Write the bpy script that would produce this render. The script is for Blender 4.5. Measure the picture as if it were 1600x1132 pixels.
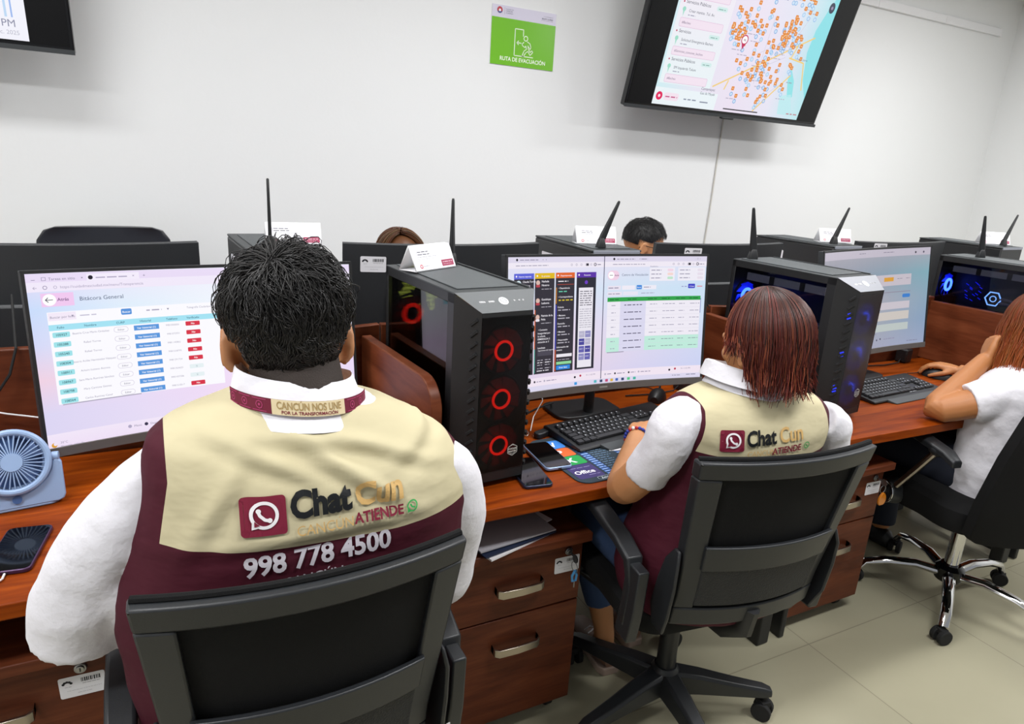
import bpy, bmesh, math, random
import numpy as np
from mathutils import Vector, Matrix, noise
from mathutils.bvhtree import BVHTree
PI = math.pi
for o in list(bpy.data.objects): bpy.data.objects.remove(o)
SC = bpy.context.scene
COL = SC.collection

# ---------------------------------------------------------------- camera, light, exposure
cd = bpy.data.cameras.new('camera'); cam = bpy.data.objects.new('camera', cd); COL.objects.link(cam)
cd.sensor_width = 36; cd.sensor_fit = 'HORIZONTAL'; cd.lens = 36*1053.386/1600; cd.clip_start = .02
Rt, Dn, Fw = Vector((.891, -.450, .0586)), Vector((-.0789, -.281, -.9565)), Vector((.447, .848, -.2856))
Fw.normalize(); Rt = (Rt - Fw*Rt.dot(Fw)).normalized(); Up = Rt.cross(Fw)
cam.matrix_world = Matrix(((Rt.x, Up.x, -Fw.x, 0), (Rt.y, Up.y, -Fw.y, 0), (Rt.z, Up.z, -Fw.z, 1.52), (0, 0, 0, 1)))
SC.camera = cam
vs = SC.view_settings
SC.display_settings.display_device = 'sRGB'
vs.view_transform = 'Standard'; vs.look = 'None'; vs.gamma = 1; vs.use_curve_mapping = False; vs.exposure = 0.0
w = bpy.data.worlds.new('world'); SC.world = w; w.use_nodes = True
w.node_tree.nodes['Background'].inputs[0].default_value = (.93, .96, 1, 1)
w.node_tree.nodes['Background'].inputs[1].default_value = .32
def area(name, loc, sx, sy, power, col=(.985, .99, 1)):
    l = bpy.data.lights.new(name, 'AREA'); l.shape = 'RECTANGLE'; l.size = sx; l.size_y = sy; l.energy = power; l.color = col
    o = bpy.data.objects.new(name, l); o.location = loc; COL.objects.link(o)
    return o
for x, y, pw in ((-1.1, .3, 44), (1.5, .25, 46), (4.2, .25, 50), (-.7, 1.9, 25), (1.6, 1.85, 31), (4.2, 1.85, 42)):
    area('ceiling_lamp', (x, y, 2.86), 1.2, .3, pw*.97)

# ---------------------------------------------------------------- colour and material helpers
def lin(c):
    return tuple((x/12.92 if x <= .04045 else ((x+.055)/1.055)**2.4) for x in c)
def hx(s):
    s = s.lstrip('#'); return lin(tuple(int(s[i:i+2], 16)/255 for i in (0, 2, 4)))
MATS = {}
def mat(name, col, rough=.5, metal=0., bump=None, emis=None, estr=1., spec=.5, coat=0., sheen=0.):
    m = bpy.data.materials.new(name); m.use_nodes = True; nt = m.node_tree; b = nt.nodes['Principled BSDF']
    if isinstance(col, str): col = hx(col)
    b.inputs['Base Color'].default_value = (*col, 1); b.inputs['Roughness'].default_value = rough
    b.inputs['Metallic'].default_value = metal; b.inputs['Specular IOR Level'].default_value = spec
    if coat: b.inputs['Coat Weight'].default_value = coat
    if sheen: b.inputs['Sheen Weight'].default_value = sheen
    if emis is not None:
        b.inputs['Emission Color'].default_value = (*(hx(emis) if isinstance(emis, str) else emis), 1)
        b.inputs['Emission Strength'].default_value = estr
    if bump:
        sc, st, dist = bump
        tc = nt.nodes.new('ShaderNodeTexCoord'); n = nt.nodes.new('ShaderNodeTexNoise'); bp = nt.nodes.new('ShaderNodeBump')
        n.inputs['Scale'].default_value = sc; n.inputs['Detail'].default_value = 4
        bp.inputs['Strength'].default_value = st; bp.inputs['Distance'].default_value = dist
        nt.links.new(tc.outputs['Object'], n.inputs['Vector']); nt.links.new(n.outputs['Fac'], bp.inputs['Height'])
        nt.links.new(bp.outputs['Normal'], b.inputs['Normal'])
    MATS[name] = m
    return m
def attr_mat(name, emit=0., rough=.5, spec=.5, metal=0., bump=None):
    m = mat(name, (0, 0, 0) if emit else (1, 1, 1), rough, metal, bump, spec=spec); nt = m.node_tree; b = nt.nodes['Principled BSDF']
    a = nt.nodes.new('ShaderNodeAttribute'); a.attribute_name = 'Col'
    if emit:
        nt.links.new(a.outputs['Color'], b.inputs['Emission Color']); b.inputs['Emission Strength'].default_value = emit
    else: nt.links.new(a.outputs['Color'], b.inputs['Base Color'])
    return m
def wood(name, c1, c2, c3, scale=(1.2, 14, 14), rough=.32, spec=.2):
    m = bpy.data.materials.new(name); m.use_nodes = True; nt = m.node_tree; b = nt.nodes['Principled BSDF']; N = nt.nodes.new; L = nt.links.new
    tc = N('ShaderNodeTexCoord'); mp = N('ShaderNodeMapping'); mp.inputs['Scale'].default_value = scale
    n1 = N('ShaderNodeTexNoise'); n1.inputs['Scale'].default_value = 2.2; n1.inputs['Detail'].default_value = 6; n1.inputs['Distortion'].default_value = .8
    n2 = N('ShaderNodeTexNoise'); n2.inputs['Scale'].default_value = 11; n2.inputs['Detail'].default_value = 5
    mx = N('ShaderNodeMath'); mx.operation = 'MULTIPLY_ADD'; mx.inputs[1].default_value = .35
    cr = N('ShaderNodeValToRGB'); e = cr.color_ramp.elements
    e[0].position = .40; e[0].color = (*hx(c1), 1); e[1].position = .92; e[1].color = (*hx(c3), 1)
    k = cr.color_ramp.elements.new(.66); k.color = (*hx(c2), 1)
    L(tc.outputs['Object'], mp.inputs['Vector']); L(mp.outputs['Vector'], n1.inputs['Vector']); L(mp.outputs['Vector'], n2.inputs['Vector'])
    L(n2.outputs['Fac'], mx.inputs[0]); L(n1.outputs['Fac'], mx.inputs[2]); L(mx.outputs[0], cr.inputs['Fac']); L(cr.outputs['Color'], b.inputs['Base Color'])
    b.inputs['Roughness'].default_value = rough; b.inputs['Specular IOR Level'].default_value = spec
    MATS[name] = m
    return m
def glass(name, tint, gloss=.07, rough=.02):
    m = bpy.data.materials.new(name); m.use_nodes = True; nt = m.node_tree; N = nt.nodes.new; L = nt.links.new
    nt.nodes.remove(nt.nodes['Principled BSDF'])
    t = N('ShaderNodeBsdfTransparent'); t.inputs[0].default_value = (*tint, 1)
    g = N('ShaderNodeBsdfGlossy'); g.inputs['Roughness'].default_value = rough; g.inputs[0].default_value = (1, 1, 1, 1)
    f = N('ShaderNodeFresnel'); f.inputs[0].default_value = 1.45
    k = N('ShaderNodeMath'); k.operation = 'ADD'; k.inputs[1].default_value = gloss - .04; k.use_clamp = True
    mx = N('ShaderNodeMixShader')
    L(f.outputs[0], k.inputs[0]); L(k.outputs[0], mx.inputs[0]); L(t.outputs[0], mx.inputs[1]); L(g.outputs[0], mx.inputs[2])
    L(mx.outputs[0], nt.nodes['Material Output'].inputs[0]); MATS[name] = m
    return m

WALLM = mat('wall_paint', '#e6e7e7', .7, bump=(60, .08, .004), spec=.2)
CEILM = mat('ceiling_paint', '#f0f0ee', .8)
WOODT = wood('cherry_desktop', '#5e2203', '#803506', '#99460b', rough=.45, spec=.1)
WOODP = wood('cherry_panel', '#4c2414', '#66331d', '#7a4228', (1.4, 1.4, 9), .38)
WOODC = wood('cherry_cabinet', '#452013', '#5c2d1a', '#6e3a22', (1.3, 9, 11), .42)
BLK = mat('black_plastic', '#1c1d1f', .45, bump=(350, .12, .001))
BLKG = mat('gloss_black_plastic', '#0d0d0f', .16)
BLKM = mat('matte_black', '#141416', .75)
CHP = mat('chair_plastic', '#202225', .42, bump=(500, .15, .001))
FAB = mat('black_chair_fabric', '#0b0b0c', .9, bump=(900, .35, .002), spec=.3)
DGR = mat('dark_grey_metal', '#3c3f41', .5, .3)
MGR = mat('grey_mesh_panel', '#54585a', .6, .2, bump=(700, .4, .002))
CHIN = mat('monitor_chin_grey', '#6c6a68', .35, .5)
SHELL = mat('monitor_back_shell', '#26282b', .5, bump=(260, .2, .001))
NICK = mat('brushed_nickel', '#b3a99c', .28, 1.)
CHROME = mat('chrome', '#d8d8da', .08, 1.)
STEEL = mat('steel', '#9a9a9c', .3, 1.)
RUB = mat('black_rubber', '#121213', .8)
WHT = mat('white_plastic', '#e8e8ea', .4)
PAPER = mat('white_paper', '#ece9ec', .8)
SCREEN = attr_mat('display_screen', emit=1.0, rough=.35, spec=.3)
PRINT = attr_mat('printed_surface', rough=.55, spec=.3)
PRINTG = attr_mat('printed_gloss', rough=.25)
HAIRM = attr_mat('hair_strands', rough=.42, spec=.45)
GLS = glass('tinted_side_glass', (.72, .72, .76), .02)
FGL = glass('smoked_front_panel', (.36, .36, .38), .02, .35)
ACR = glass('clear_acrylic', (.93, .94, .95), .06)
SHIRT = mat('white_cotton', '#dddbe1', .85, bump=(28, .35, .012), sheen=.1)
DENIM = mat('blue_denim', '#2f4468', .85, bump=(400, .3, .002))
BURG = mat('burgundy_cotton', '#4f1424', .7, bump=(30, .4, .01))
SKIN_A = mat('brown_skin', '#b27a52', .5, bump=(120, .1, .002)); SKIN_B = mat('warm_skin', '#b98155', .5, bump=(120, .1, .002)); SKIN_C = mat('tan_skin', '#b07446', .5, bump=(120, .1, .002))
for s in (SKIN_A, SKIN_B, SKIN_C):
    s.node_tree.nodes['Principled BSDF'].inputs['Subsurface Weight'].default_value = .08
    s.node_tree.nodes['Principled BSDF'].inputs['Subsurface Radius'].default_value = (.01, .004, .002)

# ---------------------------------------------------------------- mesh builder
def rrect(w, h, r, n=5):
    pts = []
    for cx, cy, a0 in ((w/2-r, h/2-r, 0), (-w/2+r, h/2-r, 90), (-w/2+r, -h/2+r, 180), (w/2-r, -h/2+r, 270)):
        for i in range(n+1):
            a = math.radians(a0 + 90*i/n); pts.append((cx+r*math.cos(a), cy+r*math.sin(a)))
    return pts
def frame_from(d):
    d = Vector(d).normalized(); u = Vector((0, 0, 1)) if abs(d.z) < .95 else Vector((1, 0, 0))
    a = u.cross(d).normalized(); return a, d.cross(a)
class MB:
    def __init__(s): s.v = []; s.f = []; s.m = []
    def add(s, vs, fs, m=0, M=None):
        b = len(s.v)
        s.v += [tuple(M @ Vector(p)) if M else tuple(p) for p in vs]
        s.f += [tuple(b+i for i in f) for f in fs]; s.m += [m]*len(fs)
        return s
    def box(s, c, d, m=0, M=None):
        x, y, z = c; a, b, e = d[0]/2, d[1]/2, d[2]/2
        vs = [(x+i*a, y+j*b, z+k*e) for i in (-1, 1) for j in (-1, 1) for k in (-1, 1)]
        return s.add(vs, [(0, 1, 3, 2), (4, 6, 7, 5), (0, 4, 5, 1), (2, 3, 7, 6), (0, 2, 6, 4), (1, 5, 7, 3)], m, M)
    def tube(s, pts, rad, n=10, m=0, caps=True, M=None, flat=1.):
        pts = [Vector(p) for p in pts]; k = len(pts)
        if not hasattr(rad, '__len__'): rad = [rad]*k
        vs = []; a = None
        for i, p in enumerate(pts):
            d = (pts[min(i+1, k-1)] - pts[max(i-1, 0)])
            d = d.normalized() if d.length > 1e-9 else Vector((0, 0, 1))
            if a is None: a, b = frame_from(d)
            else:
                a = (a - d*a.dot(d)); a = a.normalized() if a.length > 1e-6 else frame_from(d)[0]
                b = d.cross(a)
            for j in range(n):
                t = 2*PI*j/n; vs.append(p + a*math.cos(t)*rad[i] + b*math.sin(t)*rad[i]*flat)
        fs = [(i*n+j, i*n+(j+1) % n, (i+1)*n+(j+1) % n, (i+1)*n+j) for i in range(k-1) for j in range(n)]
        if caps: fs += [tuple(range(n-1, -1, -1)), tuple((k-1)*n+j for j in range(n))]
        return s.add(vs, fs, m, M)
    def cyl(s, p0, p1, r0, r1=None, n=20, m=0, caps=True, M=None):
        return s.tube([p0, p1], [r0, r0 if r1 is None else r1], n, m, caps, M)
    def sphere(s, c, r, n=16, k=10, m=0, M=None):
        r = r if hasattr(r, '__len__') else (r, r, r)
        vs = [(c[0], c[1], c[2]+r[2])]
        for i in range(1, k):
            t = PI*i/k
            for j in range(n):
                a = 2*PI*j/n; vs.append((c[0]+r[0]*math.sin(t)*math.cos(a), c[1]+r[1]*math.sin(t)*math.sin(a), c[2]+r[2]*math.cos(t)))
        vs.append((c[0], c[1], c[2]-r[2])); e = len(vs)-1
        fs = [(0, 1+j, 1+(j+1) % n) for j in range(n)]
        fs += [(1+i*n+j, 1+(i+1)*n+j, 1+(i+1)*n+(j+1) % n, 1+i*n+(j+1) % n) for i in range(k-2) for j in range(n)]
        fs += [(e, 1+(k-2)*n+(j+1) % n, 1+(k-2)*n+j) for j in range(n)]
        return s.add(vs, fs, m, M)
    def torus(s, c, R, r, axis='z', n=32, k=10, m=0, a0=0., a1=2*PI, M=None):
        vs = []; full = a1-a0 > 2*PI-.01; cnt = n if full else n+1
        for i in range(cnt):
            a = a0+(a1-a0)*i/n
            for j in range(k):
                t = 2*PI*j/k; q = R+r*math.cos(t); h = r*math.sin(t)
                p = (q*math.cos(a), q*math.sin(a), h)
                if axis == 'y': p = (p[0], h, p[1])
                if axis == 'x': p = (h, p[0], p[1])
                vs.append((c[0]+p[0], c[1]+p[1], c[2]+p[2]))
        fs = []
        for i in range(n if full else n):
            i2 = (i+1) % cnt
            if not full and i2 == 0: break
            for j in range(k): fs.append((i*k+j, i2*k+j, i2*k+(j+1) % k, i*k+(j+1) % k))
        return s.add(vs, fs, m, M)
    def lathe(s, prof, n=32, m=0, M=None):
        k = len(prof); vs = [(r*math.cos(2*PI*j/n), r*math.sin(2*PI*j/n), z) for r, z in prof for j in range(n)]
        fs = [(i*n+j, i*n+(j+1) % n, (i+1)*n+(j+1) % n, (i+1)*n+j) for i in range(k-1) for j in range(n)]
        fs += [tuple(range(n-1, -1, -1)), tuple((k-1)*n+j for j in range(n))]
        return s.add(vs, fs, m, M)
    def prism(s, out, z0, z1, m=0, M=None):
        n = len(out); vs = [(x, y, z0) for x, y in out]+[(x, y, z1) for x, y in out]
        fs = [tuple(range(n-1, -1, -1)), tuple(range(n, 2*n))]+[(i, (i+1) % n, n+(i+1) % n, n+i) for i in range(n)]
        return s.add(vs, fs, m, M)
    def loft(s, rings, m=0, caps=True, M=None):
        n = len(rings[0]); k = len(rings); vs = [p for r in rings for p in r]
        fs = [(i*n+j, i*n+(j+1) % n, (i+1)*n+(j+1) % n, (i+1)*n+j) for i in range(k-1) for j in range(n)]
        if caps: fs += [tuple(range(n-1, -1, -1)), tuple((k-1)*n+j for j in range(n))]
        return s.add(vs, fs, m, M)
    def mesh(s, name, mats):
        me = bpy.data.meshes.new(name); me.from_pydata(s.v, [], s.f)
        for q in (mats if isinstance(mats, (list, tuple)) else [mats]): me.materials.append(q)
        me.polygons.foreach_set('material_index', s.m)
        return me
    def build(s, name, mats, parent=None, bevel=0., smooth=35, seg=2, fixn=False):
        me = s.mesh(name, mats)
        if fixn:
            bm = bmesh.new(); bm.from_mesh(me); bmesh.ops.recalc_face_normals(bm, faces=bm.faces); bm.to_mesh(me); bm.free()
        me.polygons.foreach_set('use_smooth', [True]*len(me.polygons)); me.set_sharp_from_angle(angle=math.radians(smooth))
        o = bpy.data.objects.new(name, me); COL.objects.link(o)
        if parent: o.parent = parent
        if bevel:
            b = o.modifiers.new('bevel', 'BEVEL'); b.width = bevel; b.segments = seg; b.limit_method = 'ANGLE'; b.angle_limit = math.radians(40)
        return o
def tag(o, label=None, cat=None, group=None, kind=None):
    if label: o['label'] = label
    if cat: o['category'] = cat
    if group: o['group'] = group
    if kind: o['kind'] = kind
    return o
def empty(name, loc, rz=0., label=None, cat=None, group=None):
    o = bpy.data.objects.new(name, None); COL.objects.link(o); o.location = loc; o.rotation_euler = (0, 0, rz); o.empty_display_size = .05
    return tag(o, label, cat, group)
def copy_tree(o, parent=None):
    c = o.copy(); COL.objects.link(c)
    if parent: c.parent = parent
    for ch in [x for x in COL.objects if x.parent == o]: copy_tree(ch, c)
    return c
def put(o, loc, rz, label, group=None):
    o.location = loc; o.rotation_euler = (0, 0, rz); o['label'] = label
    if group: o['group'] = group
    return o
DG = None
def fuse(name, mb, voxel, it, mats, parent, fac=.5):
    """one continuous skin from overlapping closed shapes"""
    me = mb.mesh('tmp', mats); o = bpy.data.objects.new('tmp', me); COL.objects.link(o)
    r = o.modifiers.new('r', 'REMESH'); r.mode = 'VOXEL'; r.voxel_size = voxel; r.use_smooth_shade = True
    if it:
        sm = o.modifiers.new('s', 'SMOOTH'); sm.factor = fac; sm.iterations = it
    dg = bpy.context.evaluated_depsgraph_get(); dg.update()
    nm = bpy.data.meshes.new_from_object(o.evaluated_get(dg)); nm.name = name
    bpy.data.objects.remove(o); bpy.data.meshes.remove(me)
    nm.materials.clear()
    for q in (mats if isinstance(mats, (list, tuple)) else [mats]): nm.materials.append(q)
    nm.polygons.foreach_set('material_index', [0]*len(nm.polygons)); nm.polygons.foreach_set('use_smooth', [True]*len(nm.polygons))
    ob = bpy.data.objects.new(name, nm); COL.objects.link(ob)
    if parent: ob.parent = parent
    return ob

# ---------------------------------------------------------------- lettering and flat graphics
TXT = {}
def text_geo(s, bold=0., extrude=0., fine=0.):
    k = (s, bold, extrude, fine)
    if k in TXT: return TXT[k]
    c = bpy.data.curves.new('t', 'FONT'); c.body = s; c.size = 1; c.offset = bold; c.extrude = extrude; c.resolution_u = 3
    o = bpy.data.objects.new('t', c); COL.objects.link(o)
    dg = bpy.context.evaluated_depsgraph_get(); dg.update()
    me = o.evaluated_get(dg).to_mesh()
    if fine:
        bm = bmesh.new(); bm.from_mesh(me); bmesh.ops.triangulate(bm, faces=bm.faces)
        for _ in range(4):
            lg = [q for q in bm.edges if q.calc_length() > fine]
            if not lg: break
            bmesh.ops.subdivide_edges(bm, edges=lg, cuts=1, use_grid_fill=False); bmesh.ops.triangulate(bm, faces=bm.faces)
        bm.verts.index_update(); vs = [tuple(v.co) for v in bm.verts]; fs = [tuple(v.index for v in f.verts) for f in bm.faces]; bm.free()
    else: vs = [tuple(v.co) for v in me.vertices]; fs = [tuple(p.vertices) for p in me.polygons]
    o.evaluated_get(dg).to_mesh_clear(); bpy.data.objects.remove(o); bpy.data.curves.remove(c)
    TXT[k] = (vs, fs); return TXT[k]
class UI:
    """flat artwork in units u (right) and v (down); every corner carries its own colour"""
    def __init__(s, fmap, step=6.): s.v = []; s.f = []; s.c = []; s.fm = fmap; s.step = step; s.rng = random.Random(5)
    def _c(s, c): return hx(c) if isinstance(c, str) else c
    def rect(s, x0, y0, x1, y1, c, L=1, c2=None, r=0., grad='v'):
        c = s._c(c); c2 = s._c(c2) if c2 else c
        if r and (x1-x0) <= s.step*1.6:
            return s.poly([((x0+x1)/2+a, (y0+y1)/2-b) for a, b in rrect(x1-x0, y1-y0, min(r, (y1-y0)/2*.999, (x1-x0)/2*.999))], c, L)
        nx = max(1, int(math.ceil((x1-x0)/s.step))); ny = max(1, int(math.ceil((y1-y0)/(s.step*1.5)))) if c2 != c else 1
        b = len(s.v); mixc = lambda t: tuple(p*(1-t)+q*t for p, q in zip(c, c2))
        for j in range(ny+1):
            for i in range(nx+1): s.v.append(s.fm(x0+(x1-x0)*i/nx, y0+(y1-y0)*j/ny, L))
        for j in range(ny):
            for i in range(nx):
                q = [b+j*(nx+1)+i, b+(j+1)*(nx+1)+i, b+(j+1)*(nx+1)+i+1, b+j*(nx+1)+i+1]; s.f.append(q)
                tv = [j/ny, (j+1)/ny, (j+1)/ny, j/ny]; th = [i/nx, i/nx, (i+1)/nx, (i+1)/nx]
                s.c.append([mixc(t) for t in (tv if grad == 'v' else th)])
        return s
    def grid(s, x0, y0, x1, y1, cols, L=0):
        """bilinear patchwork of colours"""
        cols = [[s._c(c) for c in row] for row in cols]; ny = len(cols)-1; nx = len(cols[0])-1; K = 5
        def cc(x, y):
            i = min(int(x), nx-1); j = min(int(y), ny-1); a, b = x-i, y-j
            return tuple((cols[j][i][k]*(1-a)+cols[j][i+1][k]*a)*(1-b)+(cols[j+1][i][k]*(1-a)+cols[j+1][i+1][k]*a)*b for k in range(3))
        b = len(s.v); NX, NY = nx*K, ny*K
        for j in range(NY+1):
            for i in range(NX+1): s.v.append(s.fm(x0+(x1-x0)*i/NX, y0+(y1-y0)*j/NY, L))
        for j in range(NY):
            for i in range(NX):
                s.f.append([b+j*(NX+1)+i, b+(j+1)*(NX+1)+i, b+(j+1)*(NX+1)+i+1, b+j*(NX+1)+i+1])
                s.c.append([cc(i/K, j/K), cc(i/K, (j+1)/K), cc((i+1)/K, (j+1)/K), cc((i+1)/K, j/K)])
        return s
    def poly(s, pts, c, L=1):
        c = s._c(c); b = len(s.v); s.v += [s.fm(x, y, L) for x, y in pts]; ar = sum(pts[i-1][0]*pts[i][1]-pts[i][0]*pts[i-1][1] for i in range(len(pts)))
        q = list(range(b, b+len(pts))); s.f.append(q if ar < 0 else q[::-1]); s.c.append([c]*len(pts)); return s
    def circ(s, x, y, r, c, L=1, n=20, ry=None):
        ry = ry or r
        return s.poly([(x+r*math.cos(2*PI*i/n), y-ry*math.sin(2*PI*i/n)) for i in range(n)], c, L)
    def line(s, pts, wd, c, L=1):
        for (x0, y0), (x1, y1) in zip(pts, pts[1:]):
            d = math.hypot(x1-x0, y1-y0) or 1; nx, ny = -(y1-y0)/d*wd/2, (x1-x0)/d*wd/2
            s.poly([(x0+nx, y0+ny), (x0-nx, y0-ny), (x1-nx, y1-ny), (x1+nx, y1+ny)], c, L)
        for x, y in pts[1:-1]: s.circ(x, y, wd/2, c, L, 8)
        return s
    def ring(s, x, y, r, wd, c, L=1, a0=0, a1=360, n=28):
        P = [(x+r*math.cos(math.radians(a0+(a1-a0)*i/n)), y-r*math.sin(math.radians(a0+(a1-a0)*i/n))) for i in range(n+1)]
        for (x0, y0), (x1, y1) in zip(P, P[1:]):
            k0, k1 = (r-wd/2)/r, (r+wd/2)/r
            s.poly([(x+(x0-x)*k0, y+(y0-y)*k0), (x+(x0-x)*k1, y+(y0-y)*k1), (x+(x1-x)*k1, y+(y1-y)*k1), (x+(x1-x)*k0, y+(y1-y)*k0)], c, L)
        return s
    def outline(s, x0, y0, x1, y1, wd, c, L=1, r=0.):
        P = [((x0+x1)/2+a, (y0+y1)/2-b) for a, b in rrect(x1-x0, y1-y0, max(r, .01))]; P.append(P[0])
        return s.line(P, wd, c, L)
    def text(s, x, y, t, size, c, L=2, bold=0., al='l', sx=1.):
        """baseline at y, size = em"""
        c = s._c(c); vs, fs = text_geo(t, bold, 0., .006/size if s.step < .02 else 0.)
        if not vs: return s
        wd = max(p[0] for p in vs)*size*sx; off = {'l': 0, 'c': -wd/2, 'r': -wd}[al]; b = len(s.v)
        s.v += [s.fm(x+off+p[0]*size*sx, y-p[1]*size, L) for p in vs]
        for f in fs: s.f.append([b+i for i in f]); s.c.append([c]*len(f))
        return s
    def words(s, x, y, wd, h, c, L=2):
        """unreadable small print: word-long dashes"""
        e = x+wd
        while x < e-.1*h:
            k = min(s.rng.uniform(1.2, 4.5)*h, e-x); s.rect(x, y-h*.66, x+k, y-h*.14, c, L); x += k+h*.7
        return s
    def build(s, name, m, parent=None):
        me = bpy.data.meshes.new(name); me.from_pydata(s.v, [], s.f); me.materials.append(m)
        a = me.color_attributes.new('Col', 'FLOAT_COLOR', 'CORNER')
        flat = [x for f in s.c for c in f for x in (*c[:3], 1)]
        a.data.foreach_set('color', flat)
        o = bpy.data.objects.new(name, me); COL.objects.link(o)
        if parent: o.parent = parent
        return o
def plane(o, ud, vd, nd, sc=1., lift=.0003):
    o, ud, vd, nd = Vector(o), Vector(ud), Vector(vd), Vector(nd)
    return lambda u, v, L: tuple(o+ud*(u*sc)+vd*(v*sc)+nd*(lift*(L+1)))
def asset_sticker(parent, o, ud, vd, nd, w=.085, qr=False):
    """white inventory label: fan mark, bar code, fine print (w metres wide = 100 units)"""
    u = UI(plane(o, ud, vd, nd, w/100), 200)
    u.rect(0, 0, 100, 62, '#e4e3e8', 0, r=5)
    for i in range(5):
        a = math.radians(20+35*i); u.circ(18+9*math.cos(a), 22-8*math.sin(a), 3.4, '#22242a', 1, 10)
    u.words(12, 30, 14, 2, '#8b8b92', 1)
    x = 48; r = random.Random(3)
    while x < 90:
        k = r.choice((1.2, 2, 3)); u.rect(x, 9, x+k, 21, '#33343a', 1); x += k+r.choice((1.4, 2.2))
    u.words(50, 27, 38, 2.2, '#77777e', 1); u.words(16, 42, 74, 1.8, '#a5a5ac', 1); u.words(38, 52, 30, 2, '#a0a0a8', 1)
    return u.build('asset_sticker', PRINT, parent)

# ================================================================ setting
def struct(o): o['kind'] = 'structure'; return o
def floor_mat():
    m = bpy.data.materials.new('floor_tile'); m.use_nodes = True; nt = m.node_tree; b = nt.nodes['Principled BSDF']; N = nt.nodes.new; L = nt.links.new
    tc = N('ShaderNodeTexCoord'); mp = N('ShaderNodeMapping'); mp.inputs['Location'].default_value = (-1.855, -1.225, 0)
    br = N('ShaderNodeTexBrick'); br.offset = 0; br.inputs['Scale'].default_value = 1; br.inputs['Mortar Size'].default_value = .0022
    br.inputs['Brick Width'].default_value = .6; br.inputs['Row Height'].default_value = .6; br.inputs['Mortar Smooth'].default_value = .3
    br.inputs['Color1'].default_value = (*hx('#a8a38b'), 1); br.inputs['Color2'].default_value = (*hx('#a39e87'), 1); br.inputs['Mortar'].default_value = (*hx('#8a8672'), 1)
    n = N('ShaderNodeTexNoise'); n.inputs['Scale'].default_value = 1.6; n.inputs['Detail'].default_value = 5
    mx = N('ShaderNodeMix'); mx.data_type = 'RGBA'; mx.blend_type = 'MULTIPLY'; mx.inputs[0].default_value = .35
    L(tc.outputs['Object'], mp.inputs['Vector']); L(mp.outputs['Vector'], br.inputs['Vector']); L(tc.outputs['Object'], n.inputs['Vector'])
    L(br.outputs['Color'], mx.inputs[6]); L(n.outputs['Fac'], mx.inputs[7])
    cr = N('ShaderNodeMapRange'); cr.inputs[1].default_value = .3; cr.inputs[2].default_value = .7; cr.inputs[3].default_value = .75; cr.inputs[4].default_value = 1.1
    L(n.outputs['Fac'], cr.inputs[0]); L(cr.outputs[0], mx.inputs[7]); L(mx.outputs[2], b.inputs['Base Color'])
    b.inputs['Roughness'].default_value = .33; b.inputs['Specular IOR Level'].default_value = .35
    return m
WY, WX = 3.35, 5.95
struct(MB().box((2.2, .9, -.05), (8.6, 5.1, .1)).build('floor', floor_mat()))
struct(MB().box((2.2, WY+.05, 1.45), (8.6, .1, 2.9)).build('wall_back', WALLM))
struct(MB().box((WX+.05, .85, 1.45), (.1, 5.0, 2.9)).build('wall_right', WALLM))
struct(MB().box((-2.15, .85, 1.45), (.1, 5.0, 2.9)).build('wall_left', WALLM))
struct(MB().box((2.2, .9, 2.95), (8.6, 5.1, .1)).build('ceiling', CEILM))
t = MB()
for x0, x1 in ((3.55, 4.32), (4.325, 5.05), (5.055, 5.72)): t.box(((x0+x1)/2, WY-.012, 2.655), (x1-x0, .024, .05))
for x in (4.32, 5.05, 5.72): t.box((x, WY-.013, 2.655), (.02, .027, .054))
struct(t.build('trim_1', WHT, None, .002))
# thin cable hanging down the wall below the big screen
c = MB().tube([(3.125, WY-.006, 1.95), (3.122, WY-.005, 1.6), (3.117, WY-.006, 1.3), (3.108, WY-.006, 1.05), (3.1, WY-.006, .8)], .0045, 8)
tag(c.build('wall_cable', mat('beige_cable', '#cbc8c0', .6)), 'thin pale cable running down the white wall under the map screen', 'cable')

# ---------------------------------------------------------------- wall screens
def television(name, loc, label, art, tilt=15, W=1.43, H=.82):
    e = empty(name, loc, 0, label, 'television', 'wall screens')
    M = Matrix.Rotation(math.radians(tilt), 4, 'X')          # bottom edge is the pivot, top leans into the room
    MB().box((0, .022, H/2), (W, .04, H), M=M).build('housing', BLKG, e, .006)
    MB().box((0, .065, H*.45), (W*.72, .05, H*.55), M=M).build('rear_bulge', BLK, e, .02)
    f = MB()
    f.box((0, -.002, .006), (W, .012, .016), M=M)
    f.build('bottom_trim', DGR, e)
    MB().box((0, .0, -.006), (.09, .02, .012), M=M).build('sensor_bar', BLK, e, .003)
    b = MB(); yw = WY-loc[1]-.006
    b.box((0, yw-.004, H*.42), (.5, .012, .35))
    top = M @ Vector((0, .09, H*.62)); low = M @ Vector((0, .085, H*.25))
    for sx in (-.16, .16):
        b.tube([(sx, top.y-.02, top.z), (sx, yw-.005, top.z-.08)], .014, 8); b.tube([(sx, low.y-.02, low.z), (sx, yw-.005, low.z+.05)], .014, 8)
    b.build('wall_bracket', BLK, e)
    s = W/100
    fm = lambda u, v, L: tuple(M @ Vector(((u-50)*s, .0005-.0004*(L+1), H-v*s)))
    ui = UI(fm); ui.rect(1, .8, 99, H/s-1.6, '#050507', 0); art(ui, H/s)
    ui.build('screen', SCREEN, e)
    return e
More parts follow.
